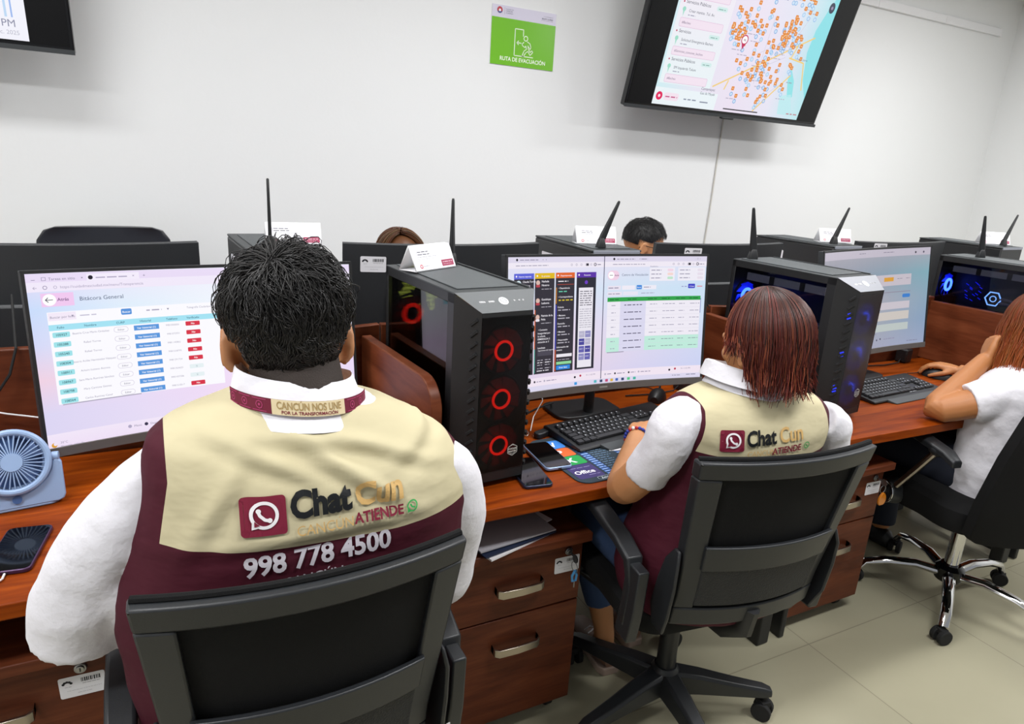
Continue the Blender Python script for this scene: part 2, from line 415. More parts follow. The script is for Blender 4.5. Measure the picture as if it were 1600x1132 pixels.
def map_art(u, h):
    b = h-1.9; x0, x1 = 11.8, 88.2
    u.grid(x0, .8, x1, b, [['#d5eef4', '#e6e4f2', '#ebe2f1', '#dfe9f4', '#b9e6ec'], ['#d6ecf3', '#e9e3f2', '#ece3f2', '#e6e3f2', '#a9e3ea'], ['#cdeef2', '#e6e5f2', '#ebe0f0', '#e6e4f2', '#bfe8ee']], 1)
    u.poly([(88.2, 6), (84, 14), (81, 22), (80.5, 30), (83.5, 40), (88.2, 47)], '#8fdfe6', 2)                       # the sea
    u.poly([(75, 36), (79, 41), (81, 47), (78, 47), (75.4, 41)], '#93e2e6', 2); u.poly([(74, 47), (80, 46), (84, 54), (76, 54)], '#bfe9ee', 2)
    u.rect(x0+1, .8, 37, b-7.5, '#f4e6f3', 2, '#e8f3f6'); u.rect(x0, b-6, 42, b, '#eaf3f7', 2)
    for k, (t1, t2, t3) in enumerate((('Servicios', 'Alumbrado Av. Kabah', '#Alumbrado'), ('Servicios Públicos', 'Crear mantto. Tul. Av.', '#Bacheo'), ('Servicios', 'Solicitud Emergencia Bacheo', '#Servicios_comunes_bacheo'), ('Servicios Públicos', 'SM Izquierda Tulum', '#Bacheo'))):
        y = 12.2+k*9.3
        u.circ(14.4, y-.4, .3, '#c0305a', 3); u.text(15.4, y, t1, 1.55, '#4a4c60', 3); u.rect(29.5, y-.9, 34.5, y+.6, '#d3ecea', 3, r=.6); u.words(30.3, y+.2, 3.2, .6, '#8ab0aa', 4)
        u.circ(15.2, y+1.9, .75, '#9fdcc8', 3); u.poly([(14.8, y+2.2), (15.6, y+2.2), (15.2, y+4.3)], '#9fdcc8', 3)
        u.text(17.4, y+2.6, t2, 1.3, '#565868', 3); u.words(17.4, y+3.8, 3.4, .6, '#a4a4b8', 4)
        u.rect(14.6, y+4.6, 34.6, y+7.4, '#f2e3f0', 3, r=.5); u.outline(14.6, y+4.6, 34.6, y+7.4, .14, '#e0bdd8', 4, .5); u.text(15.6, y+6.4, t3, 1.15, '#7a6c88', 4)
    for (xa, ya), (xb, yb) in (((38, 47), (82, 24.5)), ((72, 33), (80.6, 34)), ((80.6, 34), (84.6, 44)), ((73, 33), (75, 27)), ((62, 54), (76, 39)), ((44, 47.5), (45, 44))):
        u.line([(xa, ya), (xb, yb)], .55, '#f1cf7e', 3)
    for (xa, ya), (xb, yb) in (((48, 37), (66, 28)), ((52, 41), (70, 33)), ((58, 44), (58, 20)), ((70, 30), (76, 18)), ((62, 50), (72, 43))): u.line([(xa, ya), (xb, yb)], .22, '#d6d0de', 2)
    r = random.Random(11)
    spots = []
    for cx, cy, sx, sy, n in ((43, 26, 2.6, 5, 26), (64, 24, 3.5, 3, 18), (69, 17, 2.5, 5, 14), (63, 42, 4.5, 4, 24), (68, 33, 5, 4, 16), (56, 33, 4, 6, 14), (52, 20, 4, 4, 7), (60, 10, 6, 5, 10), (76, 16, 2, 5, 7), (70, 8, 3, 4, 6), (52, 43, 4, 4, 7), (54, 51, 3, 1.5, 3), (72, 28, 4, 4, 8)):
        for _ in range(n): spots.append((r.gauss(cx, sx), r.gauss(cy, sy)))
    for x, y in spots:
        if 39 < x < 80 and 2 < y < b-3:
            if r.random() < .75: u.circ(x+r.uniform(-.4, .4), y+2.1, .75, '#cfe3f6', 3, 10); u.ring(x, y+2.1, .7, .22, r.choice(('#7fb2e4', '#8fc3ea', '#5d9bd8')), 4, n=10)
            u.rect(x-.72, y-.72, x+.72, y+.72, '#e28a3c', 5, r=.25); u.rect(x-.22, y-.22, x+.22, y+.22, '#f6cfa4', 6)
    for x, y in spots[::6]:
        if 42 < x < 78 and 2 < y < b-6: u.words(x-2, y+4, 5, .6, '#b9b3c6', 3)
    u.circ(46.6, 29.5, 1.5, '#ffffff', 6); u.ring(46.6, 29.5, 1.5, .4, '#c2305e', 7); u.poly([(45.6, 30.8), (47.6, 30.8), (46.6, 33)], '#c2305e', 6); u.text(46.6, 30, '46', 1.3, '#8a3858', 8, al='c')
    u.circ(14.3, b-3, 1.5, '#e0235c', 4); u.circ(14.3, b-3, .55, '#ffd9e6', 5); u.rect(16.5, b-4.4, 23.5, b-1.7, '#f3e2ee', 3, r=1); u.words(17.2, b-2.6, 5.6, .9, '#c86a92', 4)
    u.words(26, b-2.4, 6, .9, '#8f97a8', 4); u.words(34, b-2.1, 4.5, .9, '#8f97a8', 4); u.text(33, 48.6, 'Cantamayec', 1.4, '#5c5f72', 4); u.text(33, 50.2, 'Gas de Mayab', 1.3, '#5c5f72', 4)
    u.rect(46.5, b-1.3, 65, b-.9, '#0c0c10', 5)
    u.words(81, b-1.6, 6, .9, '#c48a92', 4)
    u.rect(71, 3.6, 87.4, 7.2, '#f2f0f5', 4, r=1.2); u.words(72, 6, 4, .9, '#6b6b7a', 5); u.words(78, 6, 3.5, .9, '#6b6b7a', 5); u.words(84, 6, 2.5, .9, '#6b6b7a', 5)
    u.rect(83, -.3, 88, 3, '#f3df84', 4, r=1.2); u.text(85.5, 2.4, '168', 2.3, '#4a4630', 5, .01, 'c'); u.words(78, 1.6, 4.5, .9, '#8a8a98', 4)
    u.circ(85.2, 13.5, 1.5, '#454a5c', 5, ry=1.9); u.circ(85.2, 13.5, .6, '#9a8fae', 6)
    u.text(76.2, 33.2, 'Puerto Juárez', 1.1, '#77798a', 5); u.words(75, 42, 3, .6, '#9a98a8', 5)
def clock_art(u, h):
    b = h-1.9
    u.rect(11.8, .8, 90.7, b, '#fbfbff', 1, '#f2f2fb')
    u.line([(86.4, 1), (86.7, b-5)], .5, '#bfd9f4', 2); u.line([(87.6, 1), (87.9, b-5)], .35, '#9db9ee', 2)
    u.text(88.3, b-2.9, '01:12 PM', 2.3, '#8d8fa6', 3, al='r'); u.text(88.9, b-1.2, '25 de dic. 2025', 1.35, '#b9bac8', 3, al='r')
television('wall_television', (2.91, 3.09, 1.83), 'wall screen at upper right showing a city map full of orange markers', map_art)
television('wall_television', (-.945, 3.09, 1.795), 'wall screen cut off at upper left showing the time in grey digits', clock_art, 8)

# ---------------------------------------------------------------- evacuation sign
def exit_sign():
    e = empty('evacuation_sign', (1.716, WY, 2.12), 0, 'green evacuation route sign with running figure on the white wall', 'sign')
    W, H = .365, .272
    MB().box((0, -.002, 0), (W, .004, H)).build('sign_plate', WHT, e)
    u = UI(plane((-W/2, -.0045, H/2), (1, 0, 0), (0, 0, -1), (0, -1, 0), W/100), 200); h = H/W*100
    u.rect(0, 0, 100, 15.2, '#d3cfe0', 0); u.rect(0, 15.2, 100, h, '#6fb81e', 0)
    u.circ(11.5, 6.2, 4.2, '#b8404a', 1); u.poly([(7.6, 7.8), (15.4, 7.8), (14, 9.6), (11.5, 10.4), (9, 9.6)], '#45508c', 2); u.circ(11.5, 6.6, 1.7, '#efeaf2', 3)
    u.rect(18.6, 2.2, 18.9, 11, '#77758a', 1); u.text(20.5, 5, 'CIUDAD DE', 2.2, '#63637a', 1); u.text(20.5, 7.4, 'CANCÚN', 2.4, '#63637a', 1, .01); u.text(20.5, 9.8, 'GOBIERNO', 2.2, '#63637a', 1)
    u.text(95, 6.2, 'H. AYUNTAMIENTO', 1.7, '#77758a', 1, al='r'); u.text(95, 9.4, 'BENITO JUÁREZ', 2.5, '#44445a', 1, .02, 'r'); u.rect(76, 10.6, 95, 10.9, '#77758a', 1)
    wt = '#e6f4d6'; k = 1.15
    u.line([(49.5, 35), (49.5, 26.5), (36.5, 26.5), (36.5, 60.5), (66.5, 60.5)], k, wt, 1)
    u.line([(47, 43.8), (40.2, 43.8)], k, wt, 1); u.line([(42.6, 41.2), (39.8, 43.8), (42.6, 46.4)], k, wt, 1)
    u.ring(53.6, 37.2, 3, k, wt, 1)
    u.line([(51, 42), (48.3, 44.4), (48.6, 46.4), (52.5, 48.6), (54.2, 46.4)], k, wt, 1)
    u.line([(56, 40.8), (60.6, 43), (62.4, 47.6), (61, 50.4), (58.4, 47)], k, wt, 1)
    u.line([(54.2, 46.4), (55.4, 50.6), (51.6, 53.4), (49, 60), (51.4, 60.3), (54.4, 55.4), (58, 53), (61.6, 58), (65.8, 53.4), (64, 51.6), (61.4, 54), (58, 49.6), (57.6, 45.6)], k, wt, 1)
    u.text(50.5, 68.4, 'RUTA DE EVACUACIÓN', 7.3, '#f0f8e4', 1, .018, 'c', .92)
    u.build('sign_print', PRINTG, e)
exit_sign()

# ---------------------------------------------------------------- desks
def desk(x0, x1, yaw, label, back=False):
    """workstation: origin at the front left corner of the top"""
    w = x1-x0; e = empty('office_desk', (x0, 1.24 if not back else 2.585, 0), yaw, label, 'desk', 'cherry workstations' if not back else 'workstations on the far side')
    if back: e.rotation_euler = (0, 0, PI); e.location.x = x1
    MB().box((w/2, .31, .734), (w-.003, .62, .032)).build('desktop', WOODT, e, .003)
    # privacy panel behind, with its top edge bowed up at both ends
    if not back:
        out = [(0, .60), (w-.004, .60)]; n = 24
        for i in range(n+1):
            x = (w-.004)*(1-i/n); out.append((x, 1.03+.012*abs(2*i/n-1)**4))
        M = Matrix(((1, 0, 0, .002), (0, 0, -1, .655), (0, 1, 0, 0), (0, 0, 0, 1)))
        MB().prism(out, 0, .025, M=M).build('back_panel', WOODP, e, .003)
    for x, lw in ((-.012, .022), (w-.10, .05)):
        l = MB(); l.box((x, .07, .36), (lw, .05, .715)); l.box((x, .55, .36), (lw, .05, .715)); l.box((x, .31, .06), (lw*.7, .46, .04)); l.box((x, .31, .70), (lw*.8, .46, .03))
        for y in (.07, .55): l.cyl((x, y, .0), (x, y, .02), lw*.45, n=12)
        l.build('leg_frame', BLK, e, .004)
    MB().box((w/2, .56, .5), (w-.2, .02, .36)).build('modesty_panel', WOODP, e, .002)
    return e
def side_partition(e, px, yaw, ln=.46):
    """screen between two places: high at the rear, its free front corner rounded"""
    out = [(0, .7505), (ln, .7505), (ln, .90)]; r = .075; h = 1.02
    for i in range(9):
        a = PI/2*i/8; out.append((ln-r+r*math.cos(a), h-r+r*math.sin(a)))
    out.append((0, h))
    out = out[:3]+out[3:]
    R = Matrix.Translation(px) @ Matrix.Rotation(yaw, 4, 'Z') @ Matrix(((0, 0, 1, -.014), (-1, 0, 0, 0), (0, 1, 0, 0), (0, 0, 0, 1)))
    MB().prism(out, 0, .028, M=R).build('side_partition', WOODP, e, .003)
dA = desk(-.80, .545, 0, 'cherry wood desk at the left edge, with small blue fan and black phone on it')
dB = desk(.545, 1.80, 0, 'middle cherry wood desk with the red lit computer and colourful mat')
dC = desk(1.80, 3.18, math.radians(-1.5), 'right cherry wood desk where the auburn haired woman in white leans')
dD = desk(3.18, 4.5, math.radians(-1.5), 'cherry wood desk farthest right under the blue lit computer')
dD.location.y = 1.205
side_partition(dB, (.495-.545, .60, 0), math.radians(5.5), .46)
side_partition(dC, (1.775-1.80, .62, 0), math.radians(1), .46)
side_partition(dD, (-.07, .67, 0), math.radians(6), .46)
for i, (a, b) in enumerate(((-.80, .45), (.455, 1.70), (1.705, 2.95), (2.955, 4.2))):
    desk(a, b, 0, ('far side desk behind the left monitor', 'far side desk behind the middle monitor', 'far side desk facing the man with glasses', 'far side desk at the right end')[i], True)

# ---------------------------------------------------------------- drawer cabinets
def cabinet(loc, yaw, label, w=.385, sticker=True):
    e = empty('drawer_cabinet', loc, yaw, label, 'cabinet', 'cherry drawer cabinets')       # origin: front bottom centre
    MB().box((0, .235, .318), (w, .43, .515)).build('body', WOODC, e, .002)
    MB().box((0, .215, .592), (w+.012, .49, .026)).build('top_board', WOODC, e, .003)
    for z0, z1, k in ((.062, .386, 0), (.391, .576, 1)):
        d = MB().box((0, .010, (z0+z1)/2), (w-.006, .020, z1-z0)).build('drawer', WOODC, e, .0015)
        hz = .302 if not k else .478; h = MB(); hw = .066
        pts = [(-hw, 0, hz+.004), (-hw, -.018, hz+.001), (-hw+.012, -.026, hz), (0, -.029, hz), (hw-.012, -.026, hz), (hw, -.018, hz+.001), (hw, 0, hz+.004)]
        n = len(pts); vs = []
        for p in pts: vs += [(p[0], p[1]-.003, p[2]-.011), (p[0], p[1]-.003, p[2]+.011), (p[0], p[1]+.004, p[2]+.011), (p[0], p[1]+.004, p[2]-.011)]
        fs = [(4*i+j, 4*i+(j+1) % 4, 4*i+4+(j+1) % 4, 4*i+4+j) for i in range(n-1) for j in range(4)]+[(3, 2, 1, 0), (4*n-4, 4*n-3, 4*n-2, 4*n-1)]
        h.add(vs, fs); h.build('handle', NICK, d, .0015, fixn=True)
        if k:
            l = MB(); l.cyl((.145, .0, .546), (.145, -.006, .546), .0115, .0105); l.cyl((.145, -.006, .546), (.145, -.009, .546), .0072)
            l.build('lock', STEEL, d, .001); MB().box((.145, -.0095, .546), (.002, .001, .007)).build('keyhole', BLK, d)
            if sticker: asset_sticker(d, (.106, -.0005, .530), (1, 0, -.02), (.02, 0, -1), (0, -1, 0), .076)
    for x in (-w/2+.04, w/2-.04):
        for y in (.06, .40):
            c = MB(); c.cyl((x-.011, y, .026), (x+.011, y, .026), .026, n=18); c.box((x, y+.005, .055), (.02, .03, .016))
            c.build('caster', RUB, e, .003)
    return e
cabinet((-.35, 1.30, 0), 0, 'drawer cabinet at the lower left corner with a round lock above its white sticker')
c1 = cabinet((.742, 1.30, 0), 0, 'drawer cabinet in the middle with papers on top and a blue key tag')
cabinet((1.985, 1.30, 0), 0, 'drawer cabinet right of the second swivel chair with an orange key tag')
# keys hanging from the locks
def key_set(loc, label, orange):
    e = empty('key_ring', loc, 0, label, 'keys')
    k = MB(); k.box((0, -.014, 0), (.002, .018, .006)); k.cyl((-.0015, -.026, -.004), (.0015, -.026, -.004), .011, n=16); k.build('key', BLK if not orange else STEEL, e)
    MB().torus((0, -.026, -.028), .014, .0012, 'x' if not orange else 'y').build('ring', STEEL, e)
    if orange:
        ang = [2*PI*i/20 for i in range(20)]
        f = MB().loft([[(.019*k*math.cos(t), -.030-d, -.062+.024*k*(math.sin(t)-.25*abs(math.cos(t)))) for t in ang] for k, d in ((.9, -.004), (1, -.002), (1, .002), (.9, .004))])
        f.build('tag', mat('orange_acrylic', '#c9781c', .15, spec=.6), e, fixn=True)
        q = MB().torus((0, -.031, -.064), .009, .0018, 'y', 20, 6); q.box((0, -.031, -.062), (.003, .002, .012)); q.build('emblem', mat('gold_emblem', '#d9b45a', .3, .8), e)
    else:
        f = MB().tube([(0, -.03, -.036), (.006, -.03, -.05), (.004, -.03, -.066), (-.006, -.03, -.066), (-.008, -.03, -.05), (0, -.03, -.036)], .0035, 8); f.build('tag', mat('light_blue_plastic', '#4f9bd6', .35), e)
        MB().tube([(0, -.03, -.066), (0, -.03, -.086)], .0018, 6).build('clip', STEEL, e)
    return e
key_set((.742+.145, 1.29, .546), 'small black key with a light blue loop tag in the middle cabinet lock', False)
key_set((1.985+.145, 1.29, .546), 'key ring with an orange teardrop tag hanging from a cabinet lock', True)
# papers and folder on the middle cabinet
def sheet(name, loc, rz, w, d, h, m, label, cat, group=None):
    o = MB().box((0, 0, h/2), (w, d, h)).build(name, m); o.location = loc; o.rotation_euler = (0, 0, rz); return tag(o, label, cat, group)
NAVY = mat('navy_card', '#1c2740', .5)
sheet('paper_stack', (.70, 1.41, .6055), .28, .216, .279, .005, PAPER, 'white paper lying lowest on the middle cabinet', 'paper')
sheet('folder', (.705, 1.415, .6112), .20, .225, .285, .004, NAVY, 'dark navy folder between the papers on the middle cabinet', 'folder')
sheet('paper_sheet', (.715, 1.45, .6158), .30, .216, .279, .003, PAPER, 'white paper corner showing above the navy folder', 'paper')
sheet('envelope', (.71, 1.43, .6194), .12, .225, .30, .0035, mat('grey_envelope', '#a9a7ad', .7), 'light grey envelope on top of the papers on the cabinet', 'envelope')

# ---------------------------------------------------------------- computer towers
LEDS = {'red': (mat('red_led', '#200000', .5, emis='#ff1a0c', estr=4), mat('red_blade', '#3a0a08', .4, emis='#c00a04', estr=.22), mat('lime_vent_glow', '#20260a', .5, emis='#d6e85a', estr=7), mat('red_led_soft', '#200000', .5, emis='#ff2010', estr=7)),
        'blue': (mat('blue_led', '#000020', .5, emis='#2a4dff', estr=14), mat('blue_blade', '#0a0a3a', .4, emis='#0a18e0', estr=1.6), mat('pale_blue_led', '#0a1430', .5, emis='#7ab0ff', estr=2.2), mat('vent_glow_blue', '#000010', .5, emis='#2a3cf0', estr=1.1))}
PORTM = {'red': mat('port_panel_dark', '#3a3e40', .45, .2), 'blue': mat('port_panel_glare', '#70727a', .45, .2)}  # blue towers: lighter panel colour paints in the ceiling light's reflection
def tower(loc, yaw, led, label, group):
    e = empty('computer_tower', loc, yaw, label, 'computer', group)                    # origin: bottom centre, front faces -y
    W, hw, yb, ys, yf, zt, zs, z0 = .217, .1085, .225, -.185, -.245, .475, .440, .018; fw = .068
    b = MB(); t = .004
    b.box((0, (yb+ys)/2, z0+.002), (W, yb-ys, t)); b.box((hw-.002, (yb+ys)/2, (zt+z0)/2), (t, yb-ys, zt-z0))               # floor, far side
    b.box((0, yb-.002, (zt+z0)/2), (W, t, zt-z0))                                                                       # rear
    b.box((-hw+.002, ys+.016, (zt+z0)/2), (t, .032, zt-z0)); b.box((-hw+.002, yb-.008, (zt+z0)/2), (t, .016, zt-z0))     # frame round the glass
    b.box((-hw+.002, (yb+ys)/2, zt-.012), (t, yb-ys, .024)); b.box((-hw+.002, (yb+ys)/2, z0+.055), (t, yb-ys, .11))
    b.box((0, (yb+ys)/2, z0+.112), (W-.004, yb-ys-.01, .003))                                                            # shroud over the power supply
    # slanted front corners and nose
    for s in (-1, 1):
        q = [(s*hw, ys), (s*fw, yf)]
        b.add([(q[0][0], ys, z0), (q[1][0], yf, z0), (q[1][0], yf, zs), (q[0][0], ys, zs)], [(0, 1, 2, 3) if s < 0 else (3, 2, 1, 0)])
        b.add([(s*hw, ys, zs), (s*fw, yf, zs), (s*hw, ys, zt)], [(0, 1, 2) if s < 0 else (2, 1, 0)])
    b.add([(-hw, ys, z0), (-fw, yf, z0), (fw, yf, z0), (hw, ys, z0)], [(0, 1, 2, 3)])
    b.box((0, yf+.004, z0+.012), (2*fw, .006, .024)); b.box((0, yf+.004, zs-.006), (2*fw, .006, .012))
    b.box((0, ys-.001, (zs+z0)/2), (W-.01, .003, zs-z0))
    b.build('case', BLK, e, .0012)
    tp = MB(); tp.box((0, (yb+ys)/2, zt-.001), (W, yb-ys, .006)); tp.build('top_panel', DGR, e, .002)
    g = MB(); g.box((0, .03, zt+.0035), (W-.05, .36, .003)); g.build('dust_filter', MGR, e, .001)
    MB().box((hw-.008, .02, zt+.004), (.006, .38, .004)).build('top_rail', DGR, e, .001)
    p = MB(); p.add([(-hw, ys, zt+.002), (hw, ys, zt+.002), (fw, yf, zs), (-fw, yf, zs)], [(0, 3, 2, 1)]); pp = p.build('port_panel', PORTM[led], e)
    c = Vector((0, (ys+yf)/2, (zt+zs)/2+.001)); vd = Vector((0, yf-ys, zs-zt-.002)).normalized(); nd = Vector((1, 0, 0)).cross(vd) * -1
    if nd.z < 0: nd = -nd
    u = UI(plane(c, (1, 0, 0), vd, nd, .001), 200)
    for x in (-52, -28): u.rect(x-8, -3, x+8, 3, '#0a0a0c', 0); u.rect(x-6, -1, x+6, 1.4, '#55585c', 1)
    u.ring(4, 0, 11, 2.2, '#f2f4f6', 1); u.circ(4, 0, 9.6, '#3c4042' if led == 'red' else '#d8d9df', 0)  # button disc lightened on blue towers to match the painted reflection
    for x in (34, 47): u.circ(x, 0, 2.6, '#0a0a0c', 0)
    u.rect(56, -2.4, 60, 2.4, '#0a0a0c', 0)
    u.build('ports', PRINTG, pp)
    # slatted vents up the slanted corner
    for s in (-1, 1):
        v = MB(); d = Vector((hw-fw, yf-ys, 0)).normalized(); n = 15
        nrm = Vector((-(ys-yf), -(hw-fw), 0)).normalized()
        for i in range(n):
            z = z0+.02+(zs-z0-.05)*i/(n-1); c0 = Vector((-hw, ys, z))+d*.046+nrm*.002; c1 = Vector((-hw, ys, z+.014))+d*.062+nrm*.002
            q = [c0, c1]; v.tube([(s*-1*c.x if s > 0 else c.x, c.y, c.z) for c in q], .0045, 5)
        v.build('vent', BLKM, e)
        if led == 'blue':
            g = MB()
            for z in (.105, .115, .125, .225, .237, .335, .350, .365): g.tube([((-hw+d.x*.049+nrm.x*.001)*(-s), ys+d.y*.049+nrm.y*.001, z), ((-hw+d.x*.060+nrm.x*.001)*(-s), ys+d.y*.060+nrm.y*.001, z+.006)], .0026, 5)
            g.build('vent_glow', LEDS['blue'][3], e)  # emissive bars added as fan light leaking between the slats
    # front fans behind the smoked panel
    arc = (0, 2*PI) if led == 'red' else (-.25, 2.0)
    for z in (.105, .225, .345):
        f = MB().torus((.0, yf+.014, z), .058, .003, 'y'); fn = f.build('front_fan', BLKM, e)
        bl = MB()
        for k in range(9):
            a = 2*PI*k/9; r0, r1 = .024, .055
            bl.add([(r0*math.cos(a), yf+.014, z+r0*math.sin(a)), (r1*math.cos(a+.2), yf+.009, z+r1*math.sin(a+.2)), (r1*math.cos(a+.75), yf+.018, z+r1*math.sin(a+.75)), (r0*math.cos(a+.55), yf+.018, z+r0*math.sin(a+.55))], [(0, 1, 2, 3)])
        bl.build('blades', LEDS[led][1], fn)  # blades emit a little, imitating ring light scattered in them
        MB().cyl((0, yf+.010, z), (0, yf+.02, z), .018, n=24).build('hub', BLKM, fn)
        MB().torus((.0, yf+.0085, z), .0225, .0032, 'y', a0=arc[0], a1=arc[1]).build('led_ring', LEDS[led][0], fn)
    MB().box((0, yf+.0005, (z0+.024+zs-.012)/2), (2*fw-.002, .002, zs-z0-.036)).build('front_panel', FGL, e)
    u = UI(plane((.034, yf-.0008, .092), (1, 0, 0), (0, 0, -1), (0, -1, 0), .001), 200)
    hexa = lambda r: [(r*math.sin(PI/3*i)*1.0, -r*math.cos(PI/3*i)) for i in range(7)]
    u.line(hexa(15), 1.6, '#b9bbb6', 1); u.text(0, -1, 'COOLER', 6.2, '#c9cbc6', 1, .03, 'c'); u.text(0, 6.2, 'MASTER', 6.2, '#c9cbc6', 1, .03, 'c')
    for s in (-1, 1): u.line([(-7, s*9.5-1), (0, s*12-1), (7, s*9.5-1)], 1.2, '#b9bbb6', 1)
    u.build('hexagon_badge', PRINTG, e)
    # inside, seen through the side glass
    MB().box((.055, .03, .3), (.003, .36, .31)).build('circuit_board', mat('dark_board', '#0e1014', .5) if 'dark_board' not in MATS else MATS['dark_board'], e)
    MB().box((-.02, .04, .235), (.11, .25, .04)).build('graphics_card', BLKM, e, .003)
    r = MB(); r.box((-.088, -.105 if led == 'red' else .0, zt-.052), (.012, .12 if led == 'red' else .33, .026)); tr = r.build('inner_rail', mat('rail_grey', '#8d919c', .5) if 'rail_grey' not in MATS else MATS['rail_grey'], e)
    for y in ((-.09, -.13) if led == 'red' else (-.06, .06)): MB().box((-.095, y, zt-.052), (.004, .018, .028)).build('clip', BLK, tr)
    fx, fy, fz = -.046, yb-.022, .343
    fn = MB().torus((fx, fy, fz), .054, .004, 'y').build('rear_fan', BLKM, e)                # blows out through the rear, its lit face looks forward
    MB().torus((fx, fy-.012, fz), .025, .0055, 'y').build('led_ring', LEDS[led][3] if led == 'red' else LEDS[led][0], fn)
    bl = MB()
    for k in range(9):
        a = 2*PI*k/9; P = lambda rr, aa, dy: (fx+rr*math.cos(aa), fy-.004+dy, fz+rr*math.sin(aa))
        bl.add([P(.024, a, -.003), P(.051, a+.2, -.006), P(.051, a+.75, .003), P(.024, a+.55, .003)], [(0, 1, 2, 3)])
    bl.build('blades', LEDS[led][1], fn); MB().cyl((fx, fy-.011, fz), (fx, fy+.006, fz), .019, n=24).build('hub', BLKM, fn)  # rear blades: scattered ring light put into their emission
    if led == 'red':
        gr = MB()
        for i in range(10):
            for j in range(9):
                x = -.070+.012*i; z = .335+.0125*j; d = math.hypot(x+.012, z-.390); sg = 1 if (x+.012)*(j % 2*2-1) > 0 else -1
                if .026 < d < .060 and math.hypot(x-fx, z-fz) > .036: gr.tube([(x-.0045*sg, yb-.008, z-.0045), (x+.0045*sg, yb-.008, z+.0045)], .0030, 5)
        gr.build('grille_glow', LEDS['red'][2], e)  # emissive bars painting the brightness seen through the rear vent holes
        MB().tube([(-.06, -.115, .318), (-.06, -.135, .332), (-.06, -.15, .318)], .0035, 6).build('led_strip', LEDS[led][3], e)
    else:
        pr = MB().torus((-.055, -.005, .315), .032, .003, 'x', n=6); pr.torus((-.055, -.005, .315), .012, .002, 'x', n=24); pr.build('pump_ring', LEDS['blue'][2], e)
        rm = MB()
        for k in range(14): rm.tube([(-.05, .075+.03*math.sin(k*2.4), .29+.006*k), (-.05, .075+.03*math.sin(k*2.4)+.012, .296+.006*k)], .0016, 5)
        rm.build('memory_lights', LEDS['blue'][1], e)
        h = MB(); h.tube([(-.05, -.03, .30), (-.055, -.07, .30), (-.05, -.13, .275), (-.03, -.17, .26)], .008, 10); h.tube([(-.05, -.03, .318), (-.055, -.07, .318), (-.05, -.13, .295), (-.03, -.17, .28)], .008, 10)
        h.build('coolant_tube', mat('tube_grey', '#565a78', .4) if 'tube_grey' not in MATS else MATS['tube_grey'], e)
    MB().box((-hw+.003, (yb+ys)/2+.01, (zt+z0)/2+.045), (.002, yb-ys-.05, zt-z0-.14)).build('side_glass', GLS, e)
    for x in (-.085, .085):
        for y in (-.16, .19): MB().cyl((x, y, 0), (x, y, .02), .014, .016, n=14).build('foot', RUB, e)
    return e
TW = [tower((.667, 1.583, .7505), math.radians(5), 'red', 'tower with three red glowing rings between the seated man and the middle monitor', 'computer towers in the front row'),
      tower((1.975, 1.61, .7505), math.radians(6), 'blue', 'tower with blue lights standing just behind the short haired woman', 'computer towers in the front row'),
      tower((3.265, 1.64, .7505), math.radians(6), 'blue', 'blue lit tower with glowing hexagon at the right edge of the picture', 'computer towers in the front row')]

def plain_tower(loc, yaw, label, sticker=True):
    e = empty('computer_tower', loc, yaw, label, 'computer', 'computer towers in the far row')      # rear faces -y
    MB().box((0, .225, .245), (.217, .45, .455)).build('case', BLK, e, .006)
    t = MB().box((0, .225, .476), (.217, .45, .007)).build('top_panel', DGR, e, .002)
    MB().box((0, .225, .481), (.165, .37, .003)).build('dust_filter', MGR, e, .001)
    MB().box((0, -.002, .35), (.12, .004, .12)).build('rear_fan_grille', BLKM, e, .002)
    MB().box((-.055, -.003, .14), (.04, .004, .16)).build('port_plate', STEEL, e, .001)
    MB().box((0, -.001, .472), (.20, .004, .012)).build('rear_rim', MATS['rail_grey'], e, .001)
    for x in (-.085, .085):
        for y in (.05, .40): MB().cyl((x, y, 0), (x, y, .02), .014, n=12).build('foot', RUB, e)
    if sticker: asset_sticker(e, (-.1088, .38, .425), (0, -1, 0), (0, 0, -1), (-1, 0, 0), .11)
    return e
PT = [plain_tower((.325, 2.03, .7505), math.radians(3), 'plain black tower partly hidden by the seated man\'s hair'),
      plain_tower((1.475, 2.03, .7505), math.radians(-2), 'plain black tower behind the top of the middle monitor, carrying a white name card'),
      plain_tower((2.86, 2.12, .7505), math.radians(3), 'plain black tower behind the dim monitor with a card and leaning antenna'),
      plain_tower((4.10, 2.05, .7505), math.radians(2), 'plain black tower at the far right edge behind the last antenna', False)]

# ---------------------------------------------------------------- antennas
def antenna(loc, yaw, lean, label, thin=False, roll=0.):
    e = empty('wifi_antenna', loc, yaw, label, 'antenna', 'desktop wifi antennas')
    b = MB(); b.loft([[(x*s, y*s2, z) for x, y in rrect(.034, .026, .005)] for s, s2, z in ((1, 1, 0), (1, 1, .006), (.62, .7, .030), (.5, .55, .034))]); b.build('base', BLK, e)
    M = Matrix.Translation((0, 0, .026)) @ Matrix.Rotation(lean, 4, 'Y') @ Matrix.Rotation(roll, 4, 'X')
    k = MB(); rings = []
    for z, wx, wy in ((0, .024, .013), (.02, .026, .012), (.09, .017, .009), (.15, .0105, .007), (.156, .007, .005)) if not thin else ((0, .011, .011), (.02, .010, .010), (.11, .008, .008), (.17, .0075, .0075), (.173, .004, .004)):
        rings.append([(x, y, z) for x, y in rrect(wx, wy, min(wx, wy)*.3, 3)])
    k.loft(rings, M=M); k.build('blade', BLK, e)
    return e
def on(p, x, y, z=.4865):
    return p.matrix_basis @ Vector((x, y, z)) if False else Vector(p.location) + Matrix.Rotation(p.rotation_euler[2], 3, 'Z') @ Vector((x, y, z))
antenna(on(TW[0], .062, .165, .4805), .9, math.radians(-2), 'slim dark antenna on the red lit tower behind its name card')
